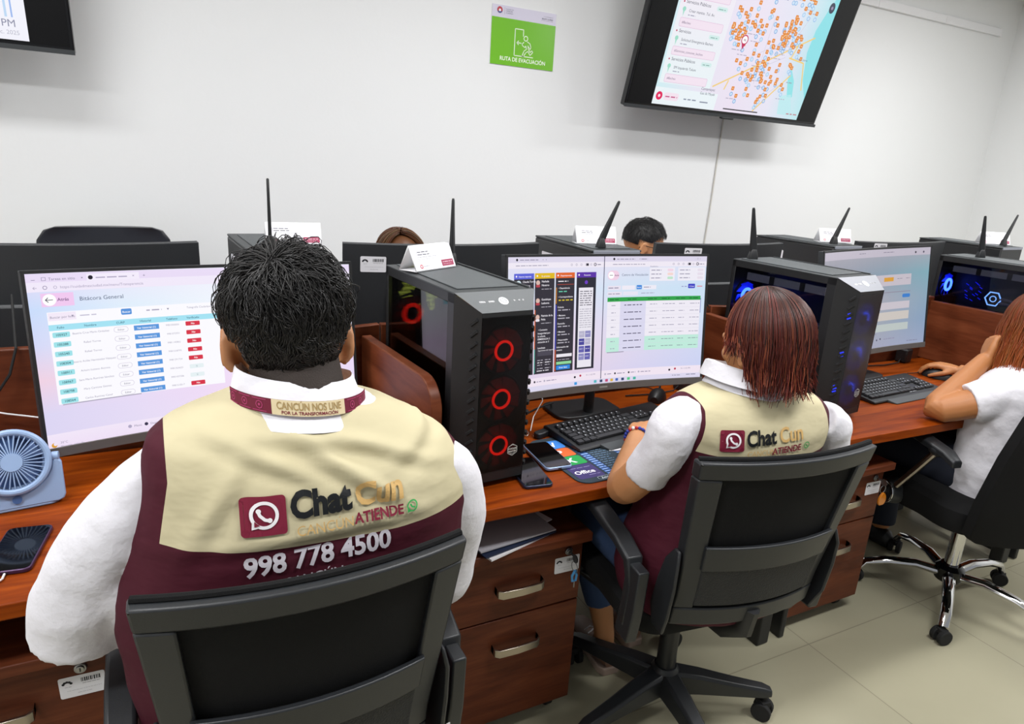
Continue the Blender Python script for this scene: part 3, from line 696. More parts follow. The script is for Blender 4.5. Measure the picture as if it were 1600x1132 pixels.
antenna(on(TW[1], -.055, .185, .4805), -.4, math.radians(-9), 'dark antenna at the rear of the blue lit tower behind the short haired woman')
antenna(on(TW[2], -.02, .10, .4805), -.4, math.radians(-9), 'dark antenna on the rightmost blue lit tower')
antenna(on(PT[0], -.045, .05, .483), 0, math.radians(0), 'thin straight antenna rising right behind the seated man\'s hair', True)
antenna(on(PT[1], -.04, .05, .483), .0, math.radians(24), 'leaning antenna on the plain tower above the middle monitor')
antenna(on(PT[2], -.03, .06, .483), .0, math.radians(24), 'leaning antenna beside the white card on the plain tower right of centre')
antenna(on(PT[3], .0, .05, .483), .0, math.radians(26), 'leaning antenna at the far right edge, last in the row')

# ---------------------------------------------------------------- folded name cards
def name_card(loc, yaw, label, lines=('', '')):
    e = empty('name_card', loc, yaw, label, 'name card', 'folded name cards on the towers')
    W, H, D = .165, .064, .029
    s = MB()
    for k in (-1, 1):
        s.add([(-W/2, k*D, 0), (W/2, k*D, 0), (W/2, 0, H), (-W/2, 0, H)], [(0, 1, 2, 3)])
    s.add([(-W/2, -D, 0), (W/2, -D, 0), (W/2, D, 0), (-W/2, D, 0)], [(3, 2, 1, 0)])
    o = s.build('card_sleeve', WHT, e); m = o.modifiers.new('s', 'SOLIDIFY'); m.thickness = .0016; m.offset = 0
    sl = math.hypot(D, H); vd = Vector((0, -D/sl, -H/sl)); nd = Vector((0, -H/sl, D/sl))
    u = UI(plane(Vector((-W/2, 0, H))+nd*.0011, (1, 0, 0), vd, nd, W/100), 200); h = sl/W*100
    u.rect(1, 1, 99, h-1, '#eceaf0', 0)
    u.rect(12, 10, 12.5, 27, '#8c8c96', 1)
    u.words(14, 13, 26, 2.4, '#4c4c58', 1); u.words(14, 17.2, 28, 2.4, '#4c4c58', 1); u.words(14, 21, 46, 1.6, '#a4a4ae', 1); u.words(14, 24.6, 36, 1.4, '#b4b4bd', 1)
    u.rect(12, 28.6, 46, 28.9, '#a9a9b2', 1)
    u.ring(15.5, 35.4, 2.7, 1.5, '#c4525e', 1); u.circ(15.5, 35.4, 1, '#eceaf0', 1); u.words(21, 36.2, 13, 1.8, '#9a9aa4', 1)
    u.rect(66, 28.5, 96, 39, '#a0405c', 1, r=1); u.words(69, 33, 24, 2.2, '#e6cdd6', 2); u.words(69, 36.4, 20, 1.4, '#d8b4c0', 2)
    u.build('card_print', PRINT, e)
    return e
name_card(on(TW[0], -.028, .125, .482), math.radians(30), 'white folded name card standing on the red lit tower')
name_card(on(PT[0], .045, .16, .4835), math.radians(-2), 'white folded name card behind the seated man\'s hair and thin antenna')
name_card(on(PT[1], .005, .17, .4835), math.radians(-12), 'white folded name card on the plain tower beside the man with glasses')
name_card(on(PT[2], .045, .12, .4835), math.radians(-20), 'white folded name card half hidden behind a leaning antenna right of centre')
name_card(on(PT[3], .03, .12, .4835), math.radians(-25), 'white folded name card at the far right edge')

# ---------------------------------------------------------------- curved monitors
RC = 1.5
def monitor(c, yaw, tilt, roll, W, H, art, label, group, chin=.021, sticker=False, boff=.0):
    """c = panel centre; the stand drops to the desk at z .75"""
    e = empty('monitor', (c[0], c[1], .7505), yaw, label, 'monitor', group)
    Rm = Matrix.Translation((0, 0, c[2]-.7505)) @ Matrix.Rotation(tilt, 4, 'X') @ Matrix.Rotation(roll, 4, 'Y')
    def sf(u, d, v):
        a = u/RC; r = RC+d                                   # d: depth behind the front surface
        return Rm @ Vector((r*math.sin(a), -RC+r*math.cos(a)+0, v)) if 0 else Rm @ Vector(((RC+d)*math.sin(a), (RC+d)*math.cos(a)-RC, v))
    n = 24; us = [-W/2+W*i/n for i in range(n+1)]
    def slab(u0, u1, v0, v1, d0, d1, k=24):
        vv = []; ff = []
        for i in range(k+1):
            u = u0+(u1-u0)*i/k
            vv += [sf(u, d0, v0), sf(u, d0, v1), sf(u, d1, v1), sf(u, d1, v0)]
        for i in range(k): ff += [(4*i+j, 4*i+4+j, 4*i+4+(j+1) % 4, 4*i+(j+1) % 4) for j in range(4)]
        ff += [(0, 1, 2, 3), (4*k+3, 4*k+2, 4*k+1, 4*k)]
        return vv, ff
    p = MB(); p.add(*slab(-W/2, W/2, -H/2, H/2, .003, .022)); p.build('panel_shell', SHELL, e, .002, fixn=True)
    p = MB(); p.add(*slab(-W*.3, W*.3, -H*.36, H*.12, .0222, .040)); p.build('rear_housing', SHELL, e, .008, fixn=True)
    bz = MB(); t = .007
    bz.add(*slab(-W/2, W/2, H/2-t, H/2, -.001, .004)); bz.add(*slab(-W/2, -W/2+t, -H/2+chin, H/2, -.001, .004, 2)); bz.add(*slab(W/2-t, W/2, -H/2+chin, H/2, -.001, .004, 2))
    bz.build('bezel', BLK, e, fixn=True)
    c2 = MB(); c2.add(*slab(-W/2, W/2, -H/2-.001, -H/2+chin, -.0025, .004)); cb = c2.build('chin', CHIN, e, .0008, fixn=True)
    s = W/100
    fm = lambda u, v, L: tuple(sf((u-50)*s, .0022-.00022*(L+1), H/2-v*s))
    ui = UI(fm, 4.)
    if art: art(ui, H/s-chin/s)
    else: ui.rect(1, 1, 99, H/s-chin/s, '#8f97b8', 0)
    ui.build('screen', SCREEN, e)
    if art:
        q = UI(lambda u, v, L: tuple(sf((u-50)*s, -.0027-.0002*L, H/2-v*s)), 4.); q.rect(48, H/s-chin/s*.62, 52, H/s-chin/s*.36, '#8f8d8a', 0); q.build('maker_mark', PRINTG, cb)
    # stand
    nk = MB(); back = sf(0, .05, -.05); low = Vector((0, back.y+.004, .03))
    nk.tube([back, (0, back.y+.002, back.z-.05), low, (0, low.y, .004)], [.021, .021, .02, .022], 14, flat=.7); nk.build('stand_neck', BLK, e)
    ba = MB(); ba.prism(rrect(.24, .15, .04), 0, .012, M=Matrix.Translation((0, low.y-.05+boff, 0))); ba.build('stand_base', BLK, e, .003)
    if sticker:
        uv = sticker; o = sf(uv[0], .0224, uv[1]); o2 = sf(uv[0]-.05, .0224, uv[1]); o3 = sf(uv[0], .0224, uv[1]-.05)
        ud = (o2-o).normalized(); vd = (o3-o).normalized(); asset_sticker(e, o, ud, vd, vd.cross(ud)*1, .082)
    return e
BGC = [['#e6dbf5', '#ece6fa', '#f0eefc', '#f2f0fd', '#eeeefc'], ['#c9dcfb', '#e0eefc', '#eef4fd', '#f2f4fe', '#eef2fd'], ['#d5d9f8', '#eceefb', '#f6f3fd', '#f8f4fd', '#f0f0fc'], ['#f0d2e4', '#ecdcf4', '#f0ddf8', '#f3def8', '#eed9f6'], ['#dcd6f4', '#e6dbf6', '#f0dcf6', '#f2dff6', '#e9dcf6'], ['#ddd5f3', '#e4dcf5', '#efe2f8', '#efe2f8', '#e6dcf5']]
def art_log(u, b):
    u.grid(1, 1, 99, b, BGC, 0)
    u.rect(1, 1.2, 99, 3.6, '#e9dcf6', 1); u.rect(1, 3.6, 99, 6.4, '#f1e9fa', 1); u.rect(16.6, 1.6, 31, 3.7, '#f3ecfb', 2, r=.5)
    u.words(2.4, 3, 1, .3, '#8d84a4', 3); u.outline(5, 2.2, 6, 3.1, .12, '#8d84a4', 3); u.text(6.7, 3.1, 'Tareas en sitio', 1.15, '#85809c', 3); u.text(15, 3.1, '×', 1.2, '#6a647e', 3); u.circ(17.6, 2.7, .65, '#262430', 3); u.words(19, 3.1, 8.6, .7, '#b0a8c4', 3); u.text(29, 3.1, '×', 1.2, '#8d84a4', 3); u.text(32, 3.2, '+', 1.4, '#8d84a4', 3)
    u.text(2.4, 5.7, '←', 1.4, '#8d84a4', 3); u.ring(5.6, 5.2, .5, .16, '#8d84a4', 3); u.ring(8.2, 5.2, .4, .14, '#b0a8c4', 3); u.text(9.4, 5.6, 'https://cuidadmasciudad.mx/menu/Transparencia', 1.15, '#a49cb8', 3)
    u.rect(4.2, 6.9, 12.6, 10.9, '#f1c9f0', 2, r=2); u.circ(6.3, 8.9, 1.75, '#ffffff', 3); u.line([(7.2, 8.9), (5.3, 8.9)], .2, '#3a3650', 4); u.line([(6, 8.2), (5.3, 8.9), (6, 9.6)], .2, '#3a3650', 4); u.text(8.3, 9.35, 'Atrás', 1.35, '#7a5a88', 3, .015)
    u.text(14, 9.6, 'Bitácora General', 1.75, '#4d5a78', 3)
    u.rect(5.2, 12.6, 54, 40.9, '#fbfaff', 1, r=.8)
    u.rect(5.4, 12.8, 12.6, 15.2, '#f3e9f8', 2, r=.4); u.text(5.8, 14.5, 'Buscar por folio', 1.0, '#8a86a0', 3); u.poly([(11.4, 13.8), (12, 13.8), (11.7, 14.3)], '#8a86a0', 3); u.words(13.6, 14.4, 4.4, .7, '#c8c4d8', 3)
    u.rect(24.8, 13, 27.8, 14.9, '#5a94dc', 3, r=.4); u.text(26.3, 14.3, 'Buscar', .85, '#ffffff', 4, .01, 'c')
    u.words(32, 14.3, 4.5, .8, '#b0acc2', 3); u.poly([(38, 13.7), (38.7, 13.7), (38.35, 14.3)], '#8a86a0', 3); u.text(44, 14.2, 'Telegrafía Ciudadana', .9, '#a09cb4', 3); u.poly([(51.6, 13.6), (52.2, 13.6), (51.9, 14.1)], '#8a86a0', 3)
    u.rect(5.2, 16.4, 88, 18.2, '#a5e3f4', 2)
    for x, t in ((8.2, 'Folio'), (16, 'Nombre'), (24.3, 'CURP'), (31.4, 'Historial'), (39.2, 'Teléfono'), (45.6, 'Verificado'), (55, 'Tipo')): u.text(x, 17.65, t, .95, '#3e6e84', 3, .01, 'c')
    names = ('Beatriz Cruz Marín Ordóñez', 'Rafael Torres', 'Rafael Torres', 'Beatriz Avilés Hernández Vázquez', 'Arturo Lozano Ancona', 'Sara María Ramírez Sánchez', 'Mary Carmina Gómez', 'Carlos Ramírez Canul')
    for i in range(8):
        y = 19.6+2.92*i; k = min(1, (41.2-y)/2)
        u.rect(5.9, y-.85, 10.4, y+.75, '#9fe2ea', 3, r=.3); u.text(8.15, y+.3, ('105927', '105288', '105240', '108304', '108911', '108967', '108798', '108564')[i], 1., '#3a6672', 4, .012, 'c')
        u.text(16, y+.2, names[i], .85, '#9a96ae', 3, al='c')
        u.rect(22.2, y-.95, 26.3, y+.75, '#cfc8dc', 3, r=.8); u.rect(22.32, y-.83, 26.18, y+.63, '#fbfaff', 4, r=.7); u.text(24.25, y+.2, 'Editar', .8, '#7a7690', 5, al='c')
        u.rect(27.9, y-.95, 35.2, y+.65, '#5a98de', 3, r=.75); u.text(31.5, y+.2, 'Ver historial (1)', .85, '#ffffff', 4, .012, 'c')
        u.text(39.2, y, '9981%06d' % (i*72931 % 999999), .8, '#a5a1b6', 3, al='c')
        if i in (5, 6): u.rect(43.2, y-1, 47.6, y+.4, '#e6f1f4', 3, r=.3); u.text(45.4, y, 'Sí', .8, '#8aa0a8', 4, al='c')
        else: u.rect(43.2, y-1.05, 47.6, y+.4, '#d8364a', 3, r=.25); u.text(45.4, y-.02, 'No', .85, '#ffffff', 4, .015, 'c')
    u.rect(6.2, 40.9, 28, 41.2, '#a8a3b6', 3)
    u.rect(1, 49.8, 99, b, '#f1e6f8', 1, '#efe0f6')
    for x, t in ((23.6, 'Menú'), (28.4, 'Departamentos'), (36.4, 'Perfiles'), (42, 'Cerrar sesión')):
        u.circ(x, 51.4, .55, '#3a3650' if x in (28.4, 36.4) else '#b0a8c4', 3); u.text(x+1.2, 51.8, t, 1., '#8a84a0' if x < 40 else '#c0b8cc', 3)
    u.circ(2.6, 53.2, .75, '#e0a23c', 3); u.circ(2.9, 52.9, .5, '#f1e6f8', 4); u.text(4.2, 53, '30°C', .95, '#9a94ae', 3); u.text(4.2, 54.2, 'Mayorm. soleado', .9, '#9a94ae', 3)
BG2 = [['#e6dff2', '#e8e0f2', '#e6e0f3', '#dfe0f4'], ['#d5dff3', '#dbe4f5', '#cfe2f4', '#c9e0f4'], ['#dfd6ee', '#e4d9ee', '#d8dcf2', '#d3e0f3'], ['#e3d3e8', '#e8d5e6', '#dcd6ee', '#cfd6f2'], ['#ddd2ea', '#e0d2ea', '#d4d0f0', '#c9d0f2']]
def art_desk(u, b):
    u.grid(1, .9, 99, b, BG2, 0)
    for x0, x1 in ((1, 48.6), (49, 99)):
        u.rect(x0, .9, x1, 3.2, '#dcd6ea', 1); u.rect(x0, 3.2, x1, 5.4, '#efe9f4', 1); u.circ(x0+4.6, 2.1, .5, '#26242e', 2); u.words(x0+6, 2.4, 9, .6, '#8f8aa2', 2); u.text(x0+17, 2.5, '×   +', 1.1, '#77738a', 2)
        u.words(x0+4, 4.6, 16, .55, '#9a96ac', 2)
        for k in range(6): u.ring(x1-16+2.4*k, 4.3, .4, .15, '#9a96ac', 2, n=8)
        u.rect(x1-8.8, 3.8, x1-7.6, 4.8, '#34323e', 2); u.ring(x1-4.4, 4.3, .55, .25, '#34323e', 2, n=10); u.words(x1-3.2, 4.6, 2, .6, '#77738a', 2)
    u.words(67, 2.4, 3.2, .6, '#8f8aa2', 2); u.text(96, 2.4, '–  □  ×', .9, '#8f8aa2', 2, al='r')
    u.rect(48.6, .9, 49, 53.6, '#5a5870', 2)
    # four task columns on the left half
    cols = ((4.2, 14, '#5b63d6'), (14.5, 24.2, '#e0b81c'), (24.8, 34.2, '#e0662c'), (35.2, 44.9, '#5b34a6'))
    for i, (a, z, c) in enumerate(cols):
        u.rect(a, 7.6, z, 48.4, '#33303a' if i < 3 else '#2c2c38', 2, r=.6); u.rect(a, 7.4, z, 9.6, c, 3, r=.4); u.circ(a+1.1, 8.5, .4, '#f2eef8', 4, 8)
        u.text((a+z)/2+.4, 8.9, ('Nuevos reportes', 'En proceso', 'Departamentos', 'Resumen')[i], .9, '#f3eefa', 4, .008, 'c')
    wh, gy = '#eeeaf2', '#b4b0bc'
    u.circ(6.4, 11.4, 1.3, '#cfe0e8', 4); u.text(8.4, 11, 'Claudia Torres', 1.05, wh, 4, .012); u.text(8.4, 12.6, 'de Pérez', 1.05, wh, 4, .012)
    for y, a, t in ((11, 'Nathalia', 'Navarro'), (18.2, 'Guadalupe', 'Ledesma'), (24.8, 'Patricia de la', 'Peña')):
        u.circ(16, y+.2, 1.0, '#d8b8ae', 4, 12); u.rect(15, y+1, 17, y+2, '#b8424e' if y < 20 else '#e8e4ee', 4, r=.4); u.text(17.8, y+.1, a, 1.1, wh, 4, .014); u.text(17.8, y+1.6, t, 1.1, wh, 4, .014); u.words(17.8, y+3, 5, .5, gy, 4)
    u.text(16.4, 30.6, '• Contexto', 1., wh, 4, .01)
    for k, t in enumerate(('Inseguridad por', 'la colonia', 'ESMERALDA 2', 'ubicación av 3'))       : u.text(16.2, 32+1.2*k, t, 1., wh, 4, .012)
    u.text(16.2, 38, 'Localizaje', 1., wh, 4, .01); u.rect(16.2, 39, 23.4, 41, '#4a4754', 4, r=.3); u.text(16.4, 39.0, 'Seguimiento del reporte', .8, wh, 5)
    for x in (16.2, 20): u.words(x, 43, 2.8, .6, gy, 4); u.words(x, 44, 3, .6, wh, 4); u.words(x, 45, 2.4, .6, gy, 4); u.words(x, 46.4, 2.8, .6, gy, 4)
    u.words(16, 47.4, 6, .6, wh, 4)
    u.rect(14.5, 22, 14.9, 38, '#e06a2c', 4); u.rect(14.5, 38, 14.9, 48, '#5ab4a0', 4)
    u.rect(25, 20.5, 25.4, 39, '#4a4cc0', 4); u.rect(25, 13.4, 25.4, 20, '#d0882c', 4); u.rect(25, 39, 25.4, 48, '#d85c34', 4)
    u.words(26, 11.2, 5, .7, wh, 4); u.rect(25.6, 12.1, 33.8, 12.3, '#b84a3a', 4); u.text(26.2, 14, '• Dependencia', .95, wh, 4, .01); u.words(26.4, 15.4, 4, .8, '#6ad0b0', 4); u.text(26.2, 17.6, '• Correspondiente', .95, wh, 4, .01); u.words(26.4, 19, 7, .9, '#d8c02c', 4)
    for k, t in enumerate(('Colonia', '• Manzana', 'Domicilio', '• Manzana', '• Responsable')):
        y = 21.8+3.4*k; u.text(26, y, t, .95, wh, 4, .01); u.words(26.2, y+1.2, 6, .8, gy, 4)
    u.text(25.8, 38.4, 'Información del', .95, wh, 4, .012); u.text(25.8, 39.6, 'usuario', .95, wh, 4, .012); u.rect(25.8, 41, 33.6, 42.3, '#eae6ee', 4, r=.2); u.rect(25.8, 44.2, 33.4, 45.4, '#8fd49a', 4, r=.2); u.rect(25.8, 45.8, 32.8, 47.6, '#2f86de', 4, r=.9); u.text(29.3, 47, 'Enviar datos', .85, '#ffffff', 5, .01, 'c'); u.words(26, 43.6, 6.4, .5, gy, 4)
    u.circ(40, 11.6, .8, '#6a3cc0', 4); u.rect(36.4, 13.8, 43.6, 47.6, '#e9e6ef', 4, r=.6)
    for k in range(7): u.words(37, 15.6+.95*k, 6, .62, '#55525e', 5)
    for k in range(9): u.words(37, 23+.95*k, 6, .5, '#a5a2b0', 5)
    for j in range(4):
        for i in range(2): u.rect(37+3.1*i, 32+3.2*j, 39.8+3.1*i, 34.8+3.2*j, ('#b7b4cc', '#4a489a', '#6664ae', '#8e8cc0')[(i*3+j) % 4], 5); u.words(37.3+3.1*i, 33.4+3.2*j, 2, .4, '#e0def0', 6)
    # registry on the right half
    u.rect(50.6, 6.9, 56.4, 11, '#f0cfe4', 2, r=2); u.circ(52.4, 8.9, 1.5, '#ffffff', 3); u.line([(53.2, 8.9), (51.6, 8.9)], .2, '#3a3650', 4); u.text(54, 9.3, 'Atrás', 1.0, '#7a5a78', 3, .01)
    u.text(57.6, 9.3, 'Centro de Vinculación', 1.45, '#5a6680', 3)
    for xa, xb in ((71.4, 83.8), (85.4, 98.4)):
        u.rect(xa, 5.8, xb, 11.6, '#eeebf5', 2, r=.4)
        for k in range(3): u.words(xa+.8, 7.2+1.7*k, 5, .6, '#8a86a0', 3); u.rect(xb-3.6, 6.4+1.7*k, xb-.8, 7.5+1.7*k, ('#f0d4e4', '#f4d6d0', '#bfe4cc')[k] if xa < 80 else '#e6ddea', 3, r=.5)
    u.text(71.6, 5.6, 'Estadísticas', .85, '#7a7690', 3)
    u.rect(50.8, 13.4, 57.4, 15.2, '#e9e2f0', 2, r=.3); u.words(51.2, 14.6, 5, .7, '#8a86a0', 3); u.rect(58, 13.4, 64.4, 15.2, '#eeeaf5', 2, r=.3); u.rect(65.2, 13.3, 67.8, 15.1, '#3f86da', 3, r=.3); u.text(66.5, 14.5, 'Buscar', .75, '#ffffff', 4, .01, 'c'); u.rect(68.4, 13.4, 75, 15.2, '#eceaf5', 2, r=.3); u.words(68.8, 14.5, 3.4, .6, '#8a86a0', 3)
    u.rect(50.8, 16, 58, 17.6, '#e9e2f0', 2, r=.3); u.words(51.2, 17.1, 5.8, .6, '#8a86a0', 3); u.rect(58.6, 16, 66, 17.6, '#e6e4f2', 2, r=.3); u.words(67.6, 17, 6.6, .5, '#9a98b0', 3)
    u.rect(90.6, 13, 94, 15, '#4246c4', 3, r=.4); u.text(92.3, 14.4, '+ Crear', .8, '#f0eefc', 4, .01, 'c'); u.words(95, 14.4, 3, .7, '#e07a84', 3); u.words(87.4, 14.4, 2.6, .6, '#8a86c0', 3)
    u.rect(50.9, 18.4, 97, 20.2, '#2fa24a', 3)
    for x in (54, 63, 73, 80, 87, 93.5): u.words(x-2, 19.6, 4.5, .7, '#1d6a34', 4)
    for i in range(7):
        y0 = 20.2+3.12*i; g = i > 4
        u.rect(50.9, y0, 97, y0+3.12, '#bfeadb' if g else '#eeeaf4', 2); u.rect(57.4, y0, 70.2, y0+3.12, '#dad8ef', 3)
        u.words(53, y0+1.9, 2.2, .6, '#a09cb2', 4); u.words(59.4, y0+1.9, 9, .75, '#5e5a74', 4)
        for x, wd in ((72.2, 3.6), (78.6, 6), (86.6, 2.8), (92, 4.6)): u.words(x, y0+1.7, wd, .55, '#8a98a0' if g else '#a09cb2', 4)
        u.rect(50.9, y0+3.05, 97, y0+3.12, '#d6d2e0', 4)
    u.rect(97, 19.4, 97.3, 26, '#7a88c0', 3); u.rect(51.4, 42, 60, 42.35, '#8d88a0', 3)
    for x0 in (1, 49):
        u.rect(x0, 50, x0+(47.6 if x0 < 9 else 50), 53.4, '#f0e4f1', 1)
        for k, x in enumerate((2, 7, 14, 19)): u.circ(x0+x, 51.6, .45, '#2c2a36' if k in (1, 2) else '#b8b2c4', 3); u.words(x0+x+1, 51.9, (2, 4, 2.4, 5)[k], .6, '#8a84a0', 3)
        u.circ(x0+34.5, 51.6, .5, '#2c2a36', 3); u.circ(x0+37.3, 51.2, .5, '#b8304a', 3); u.text(x0+40.2, 51.5, '01:11:43 PM', .95, '#8d88a0', 3)
    u.rect(1, 53.4, 99, b, '#dcd8ee', 2)
    for x, c in ((36, '#3c9ae0'), (46, '#58b8c0'), (49, '#3a4a6a'), (51.8, '#c0507a'), (54.4, '#d8b04a'), (57, '#4a6ab8'), (60, '#34466e'), (63, '#58c884'), (66, '#4ab4a0')): u.rect(x-.7, 53.8, x+.7, 55, c, 3, r=.25)
    u.words(92, 54.3, 5, .6, '#7a7690', 3); u.words(85, 54.4, 4, .5, '#7a7690', 3)
BG3 = [['#a7a3ad', '#a5a2ad', '#a19fab', '#a5a4b0'], ['#9698a6', '#9198a8', '#869bac', '#80a9b6'], ['#a7a2ab', '#a8a4b0', '#a1a4b2', '#8aa4b8'], ['#9ba3a8', '#a1a5ac', '#9ba4b2', '#889fbc'], ['#aaa6b3', '#a8a6b6', '#a0a3ba', '#98a4c0']]
def art_form(u, b):
    u.grid(1, 1, 99, b, BG3, 0); u.rect(1, 1, 99, 5, '#bdb6c4', 1); u.words(40, 3, 6, .6, '#7a7488', 2); u.words(62, 3, 9, .6, '#7a7488', 2); u.circ(88, 3.4, .6, '#34323e', 2); u.circ(94, 3.4, .6, '#5a5468', 2)
    u.rect(40, 15, 86, 21, '#c2bac4', 2, r=.6); u.rect(64, 16.4, 72, 18.6, '#d59a34', 3, r=.3); u.words(75, 17.6, 4, .6, '#8a8494', 3); u.words(82, 17.6, 3, .6, '#8a8494', 3)
    u.rect(40, 24.4, 86, 24.8, '#8d8698', 3); u.rect(80, 26, 86, 28, '#3c7cc8', 3, r=.8); u.rect(40, 30, 86, 34, '#c6bfc8', 2, r=.4); u.rect(40, 35.4, 86, 40, '#c9c2bc', 2, r=.4); u.rect(40, 42, 86, 46, '#b9c2c0', 2, r=.4)
    for y in (29.4, 34.9, 41.4, 47.4): u.words(52, y, 8, .7, '#7a7488', 3)
    u.circ(61, 50.4, .5, '#3a3650', 3); u.circ(64, 50, .5, '#3a3650', 3); u.words(67, 50.6, 9, .7, '#8a84a0', 3)
    for k, c in enumerate(('#58b8a0', '#4a9ac0', '#5ab87a', '#6ab4a0')): u.rect(44+3*k, 53, 45.6+3*k, 54.4, c, 3)
    u.words(86, 53, 8, .6, '#7a7690', 3)
rad = math.radians
monitor((.083, 1.78, 1.026), rad(5.85), rad(-7), 0, .73, .415, art_log, 'curved monitor in front of the seated man showing the page Bitácora General', 'curved monitors with lit screens')
monitor((1.176, 1.641, 1.065), rad(-1.93), rad(-6.8), 0, .71, .415, art_desk, 'curved monitor in the middle split between dark task columns and a green headed table', 'curved monitors with lit screens', boff=.09)
monitor((2.50, 1.72, 1.06), rad(4.9), rad(-8), rad(-1), .75, .43, art_form, 'dim curved monitor right of the short haired woman with an orange button on screen', 'curved monitors with lit screens')
for i, (x, y, st, lb) in enumerate(((-.265, 2.16, None, 'back of the monitor at the left, below the empty chair'), (.86, 2.14, (.30, .165), 'back of the monitor with a white sticker behind the red lit tower'), (2.105, 2.14, (.225, .19), 'back of the monitor hiding the man with glasses'), (3.40, 2.20, (.255, .20), 'back of the monitor between two plain towers at the right'))):
    # on the far desks, turned away
    monitor((x, y, 1.035), PI, rad(-3), 0, .71, .41, None, lb, 'monitors turned away on the far side', sticker=st)

# ---------------------------------------------------------------- keyboards, mice, mats, phones
KEYM = mat('key_black', '#202124', .5); LEGEND = mat('key_legend', '#b9bcc4', .6)
def keyboard(loc, yaw, label, W=.45, D=.17):
    e = empty('keyboard', loc, yaw, label, 'keyboard', 'desktop keyboards')
    b = MB(); prof = [(-D/2, .004), (-D/2+.004, .010), (-.045, .014), (D/2-.01, .026), (D/2, .022), (D/2, .008), (D/2-.02, .002), (-D/2+.01, .001)]
    rings = [[(x, y, z) for y, z in prof] for x in (-W/2, -W/2+.006, W/2-.006, W/2)]
    b.loft(rings); b.build('base', BLK, e, .002, fixn=True)
    r = MB(); r.add([(-W/2+.09, -D/2-.028, .003), (W/2-.09, -D/2-.028, .003), (W/2-.075, -D/2+.004, .011), (-W/2+.075, -D/2+.004, .011), (-W/2+.09, -D/2-.028, 0), (W/2-.09, -D/2-.028, 0), (W/2-.075, -D/2+.004, 0), (-W/2+.075, -D/2+.004, 0)], [(0, 1, 2, 3), (7, 6, 5, 4), (0, 4, 5, 1), (1, 5, 6, 2), (2, 6, 7, 3), (3, 7, 4, 0)])
    r.build('palm_rest', DGR, e, .002)
    sl = math.atan2(.012, D-.055); p = .0188
    kb = MB(); kb.loft([[(x*k, y*k, z) for x, y in rrect(.0168, .0165, .002, 2)] for k, z in ((1, 0), (.98, .003), (.78, .0065))]); kb.box((-.002, .0015, .00672), (.0035, .0035, .0003), 1)
    km = kb.mesh('key', [KEYM, LEGEND]); wm = {}
    def key(x, y, w=1.):
        if w not in wm:
            q = MB(); q.loft([[(a*k+s, c*k, z) for (a, c), s in ((v, 0) for v in rrect(.0188*w-.002, .0165, .002, 2))] for k, z in ((1, 0), (.985, .003), (.9, .0065))]); wm[w] = km if w == 1 else q.mesh('key', [KEYM, LEGEND])
        o = bpy.data.objects.new('key', wm[w]); COL.objects.link(o); o.parent = e; o.location = (x, y, .0155+(y+.05)*math.tan(sl)); o.rotation_euler = (sl, 0, 0)
    x0 = -W/2+.022; y0 = -.052
    rows = [(1.25, 1.25, 1.25, 6., 1.25, 1.25, 1.25, 1.25), (2.25,)+(1.,)*10+(2.75,)[:1]+(), (1.75,)+(1.,)*11+(2.25,), (1.5,)+(1.,)*12+(1.5,), (1.,)*13+(2.,)]
    for j, row in enumerate(rows):
        x = x0
        for w in row: key(x+(w-1)*p/2, y0+p*j, w); x += w*p
    for i in range(12): key(x0+p*(i*1.16+.2), y0+p*5+.006)
    for j in (3, 4):
        for i in range(3): key(x0+p*(15.3+i), y0+p*j)
    for i in range(3): key(x0+p*(15.3+i), y0)
    for j in range(4):
        for i in range(3): key(x0+p*(18.7+i), y0+p*(j+.0)) if x0+p*(18.7+i) < W/2-.014 else None
    u = UI(lambda a, v, L: (a, -.066+v, .0146+.0002*L), 1); u.words(.02, .003, .045, .005, '#c9ccd2', 1); u.build('maker_mark', PRINTG, e)
    for x in (-.16, .16):
        f = MB(); f.box((x, D/2-.02, .003), (.03, .012, .006)); f.build('foot', RUB, e)
    return e
keyboard((1.195, 1.548, .7535), rad(9), 'black keyboard under the hand of the short haired woman')
keyboard((2.47, 1.53, .7505), rad(3), 'black keyboard in front of the dim monitor, between blue tower and resting elbow')
def mouse(loc, yaw, label):
    e = empty('mouse', loc, yaw, label, 'mouse')
    b = MB(); rings = []
    for t in np.linspace(0, 1, 11):
        y = -.055+.11*t; w = .031*math.sin(PI*min(max(t*.92+.06, 0), 1))**.45; h = .012+.026*math.sin(PI*(t*.8+.12))
        rings.append([(w*math.cos(a), y, .001+max(0, h*math.sin(a))) for a in [PI*i/12 for i in range(13)]]+[(0, y, .001)])
    b.loft(rings); b.build('shell', BLK, e, fixn=True)
    MB().torus((0, .028, .031), .008, .003, 'x', 16, 6).build('wheel', RUB, e); MB().tube([(.0, .055, .012), (-.02, .08, .004), (-.05, .10, .003), (-.11, .10, .003)], .0018, 6).build('cable', RUB, e)
    return e
mouse((1.50, 1.74, .7505), rad(-50), 'black mouse below the right corner of the middle monitor')
MOUSE2 = mouse((2.86, 1.585, .7505), rad(20), 'dark mouse under the hand of the woman in white')
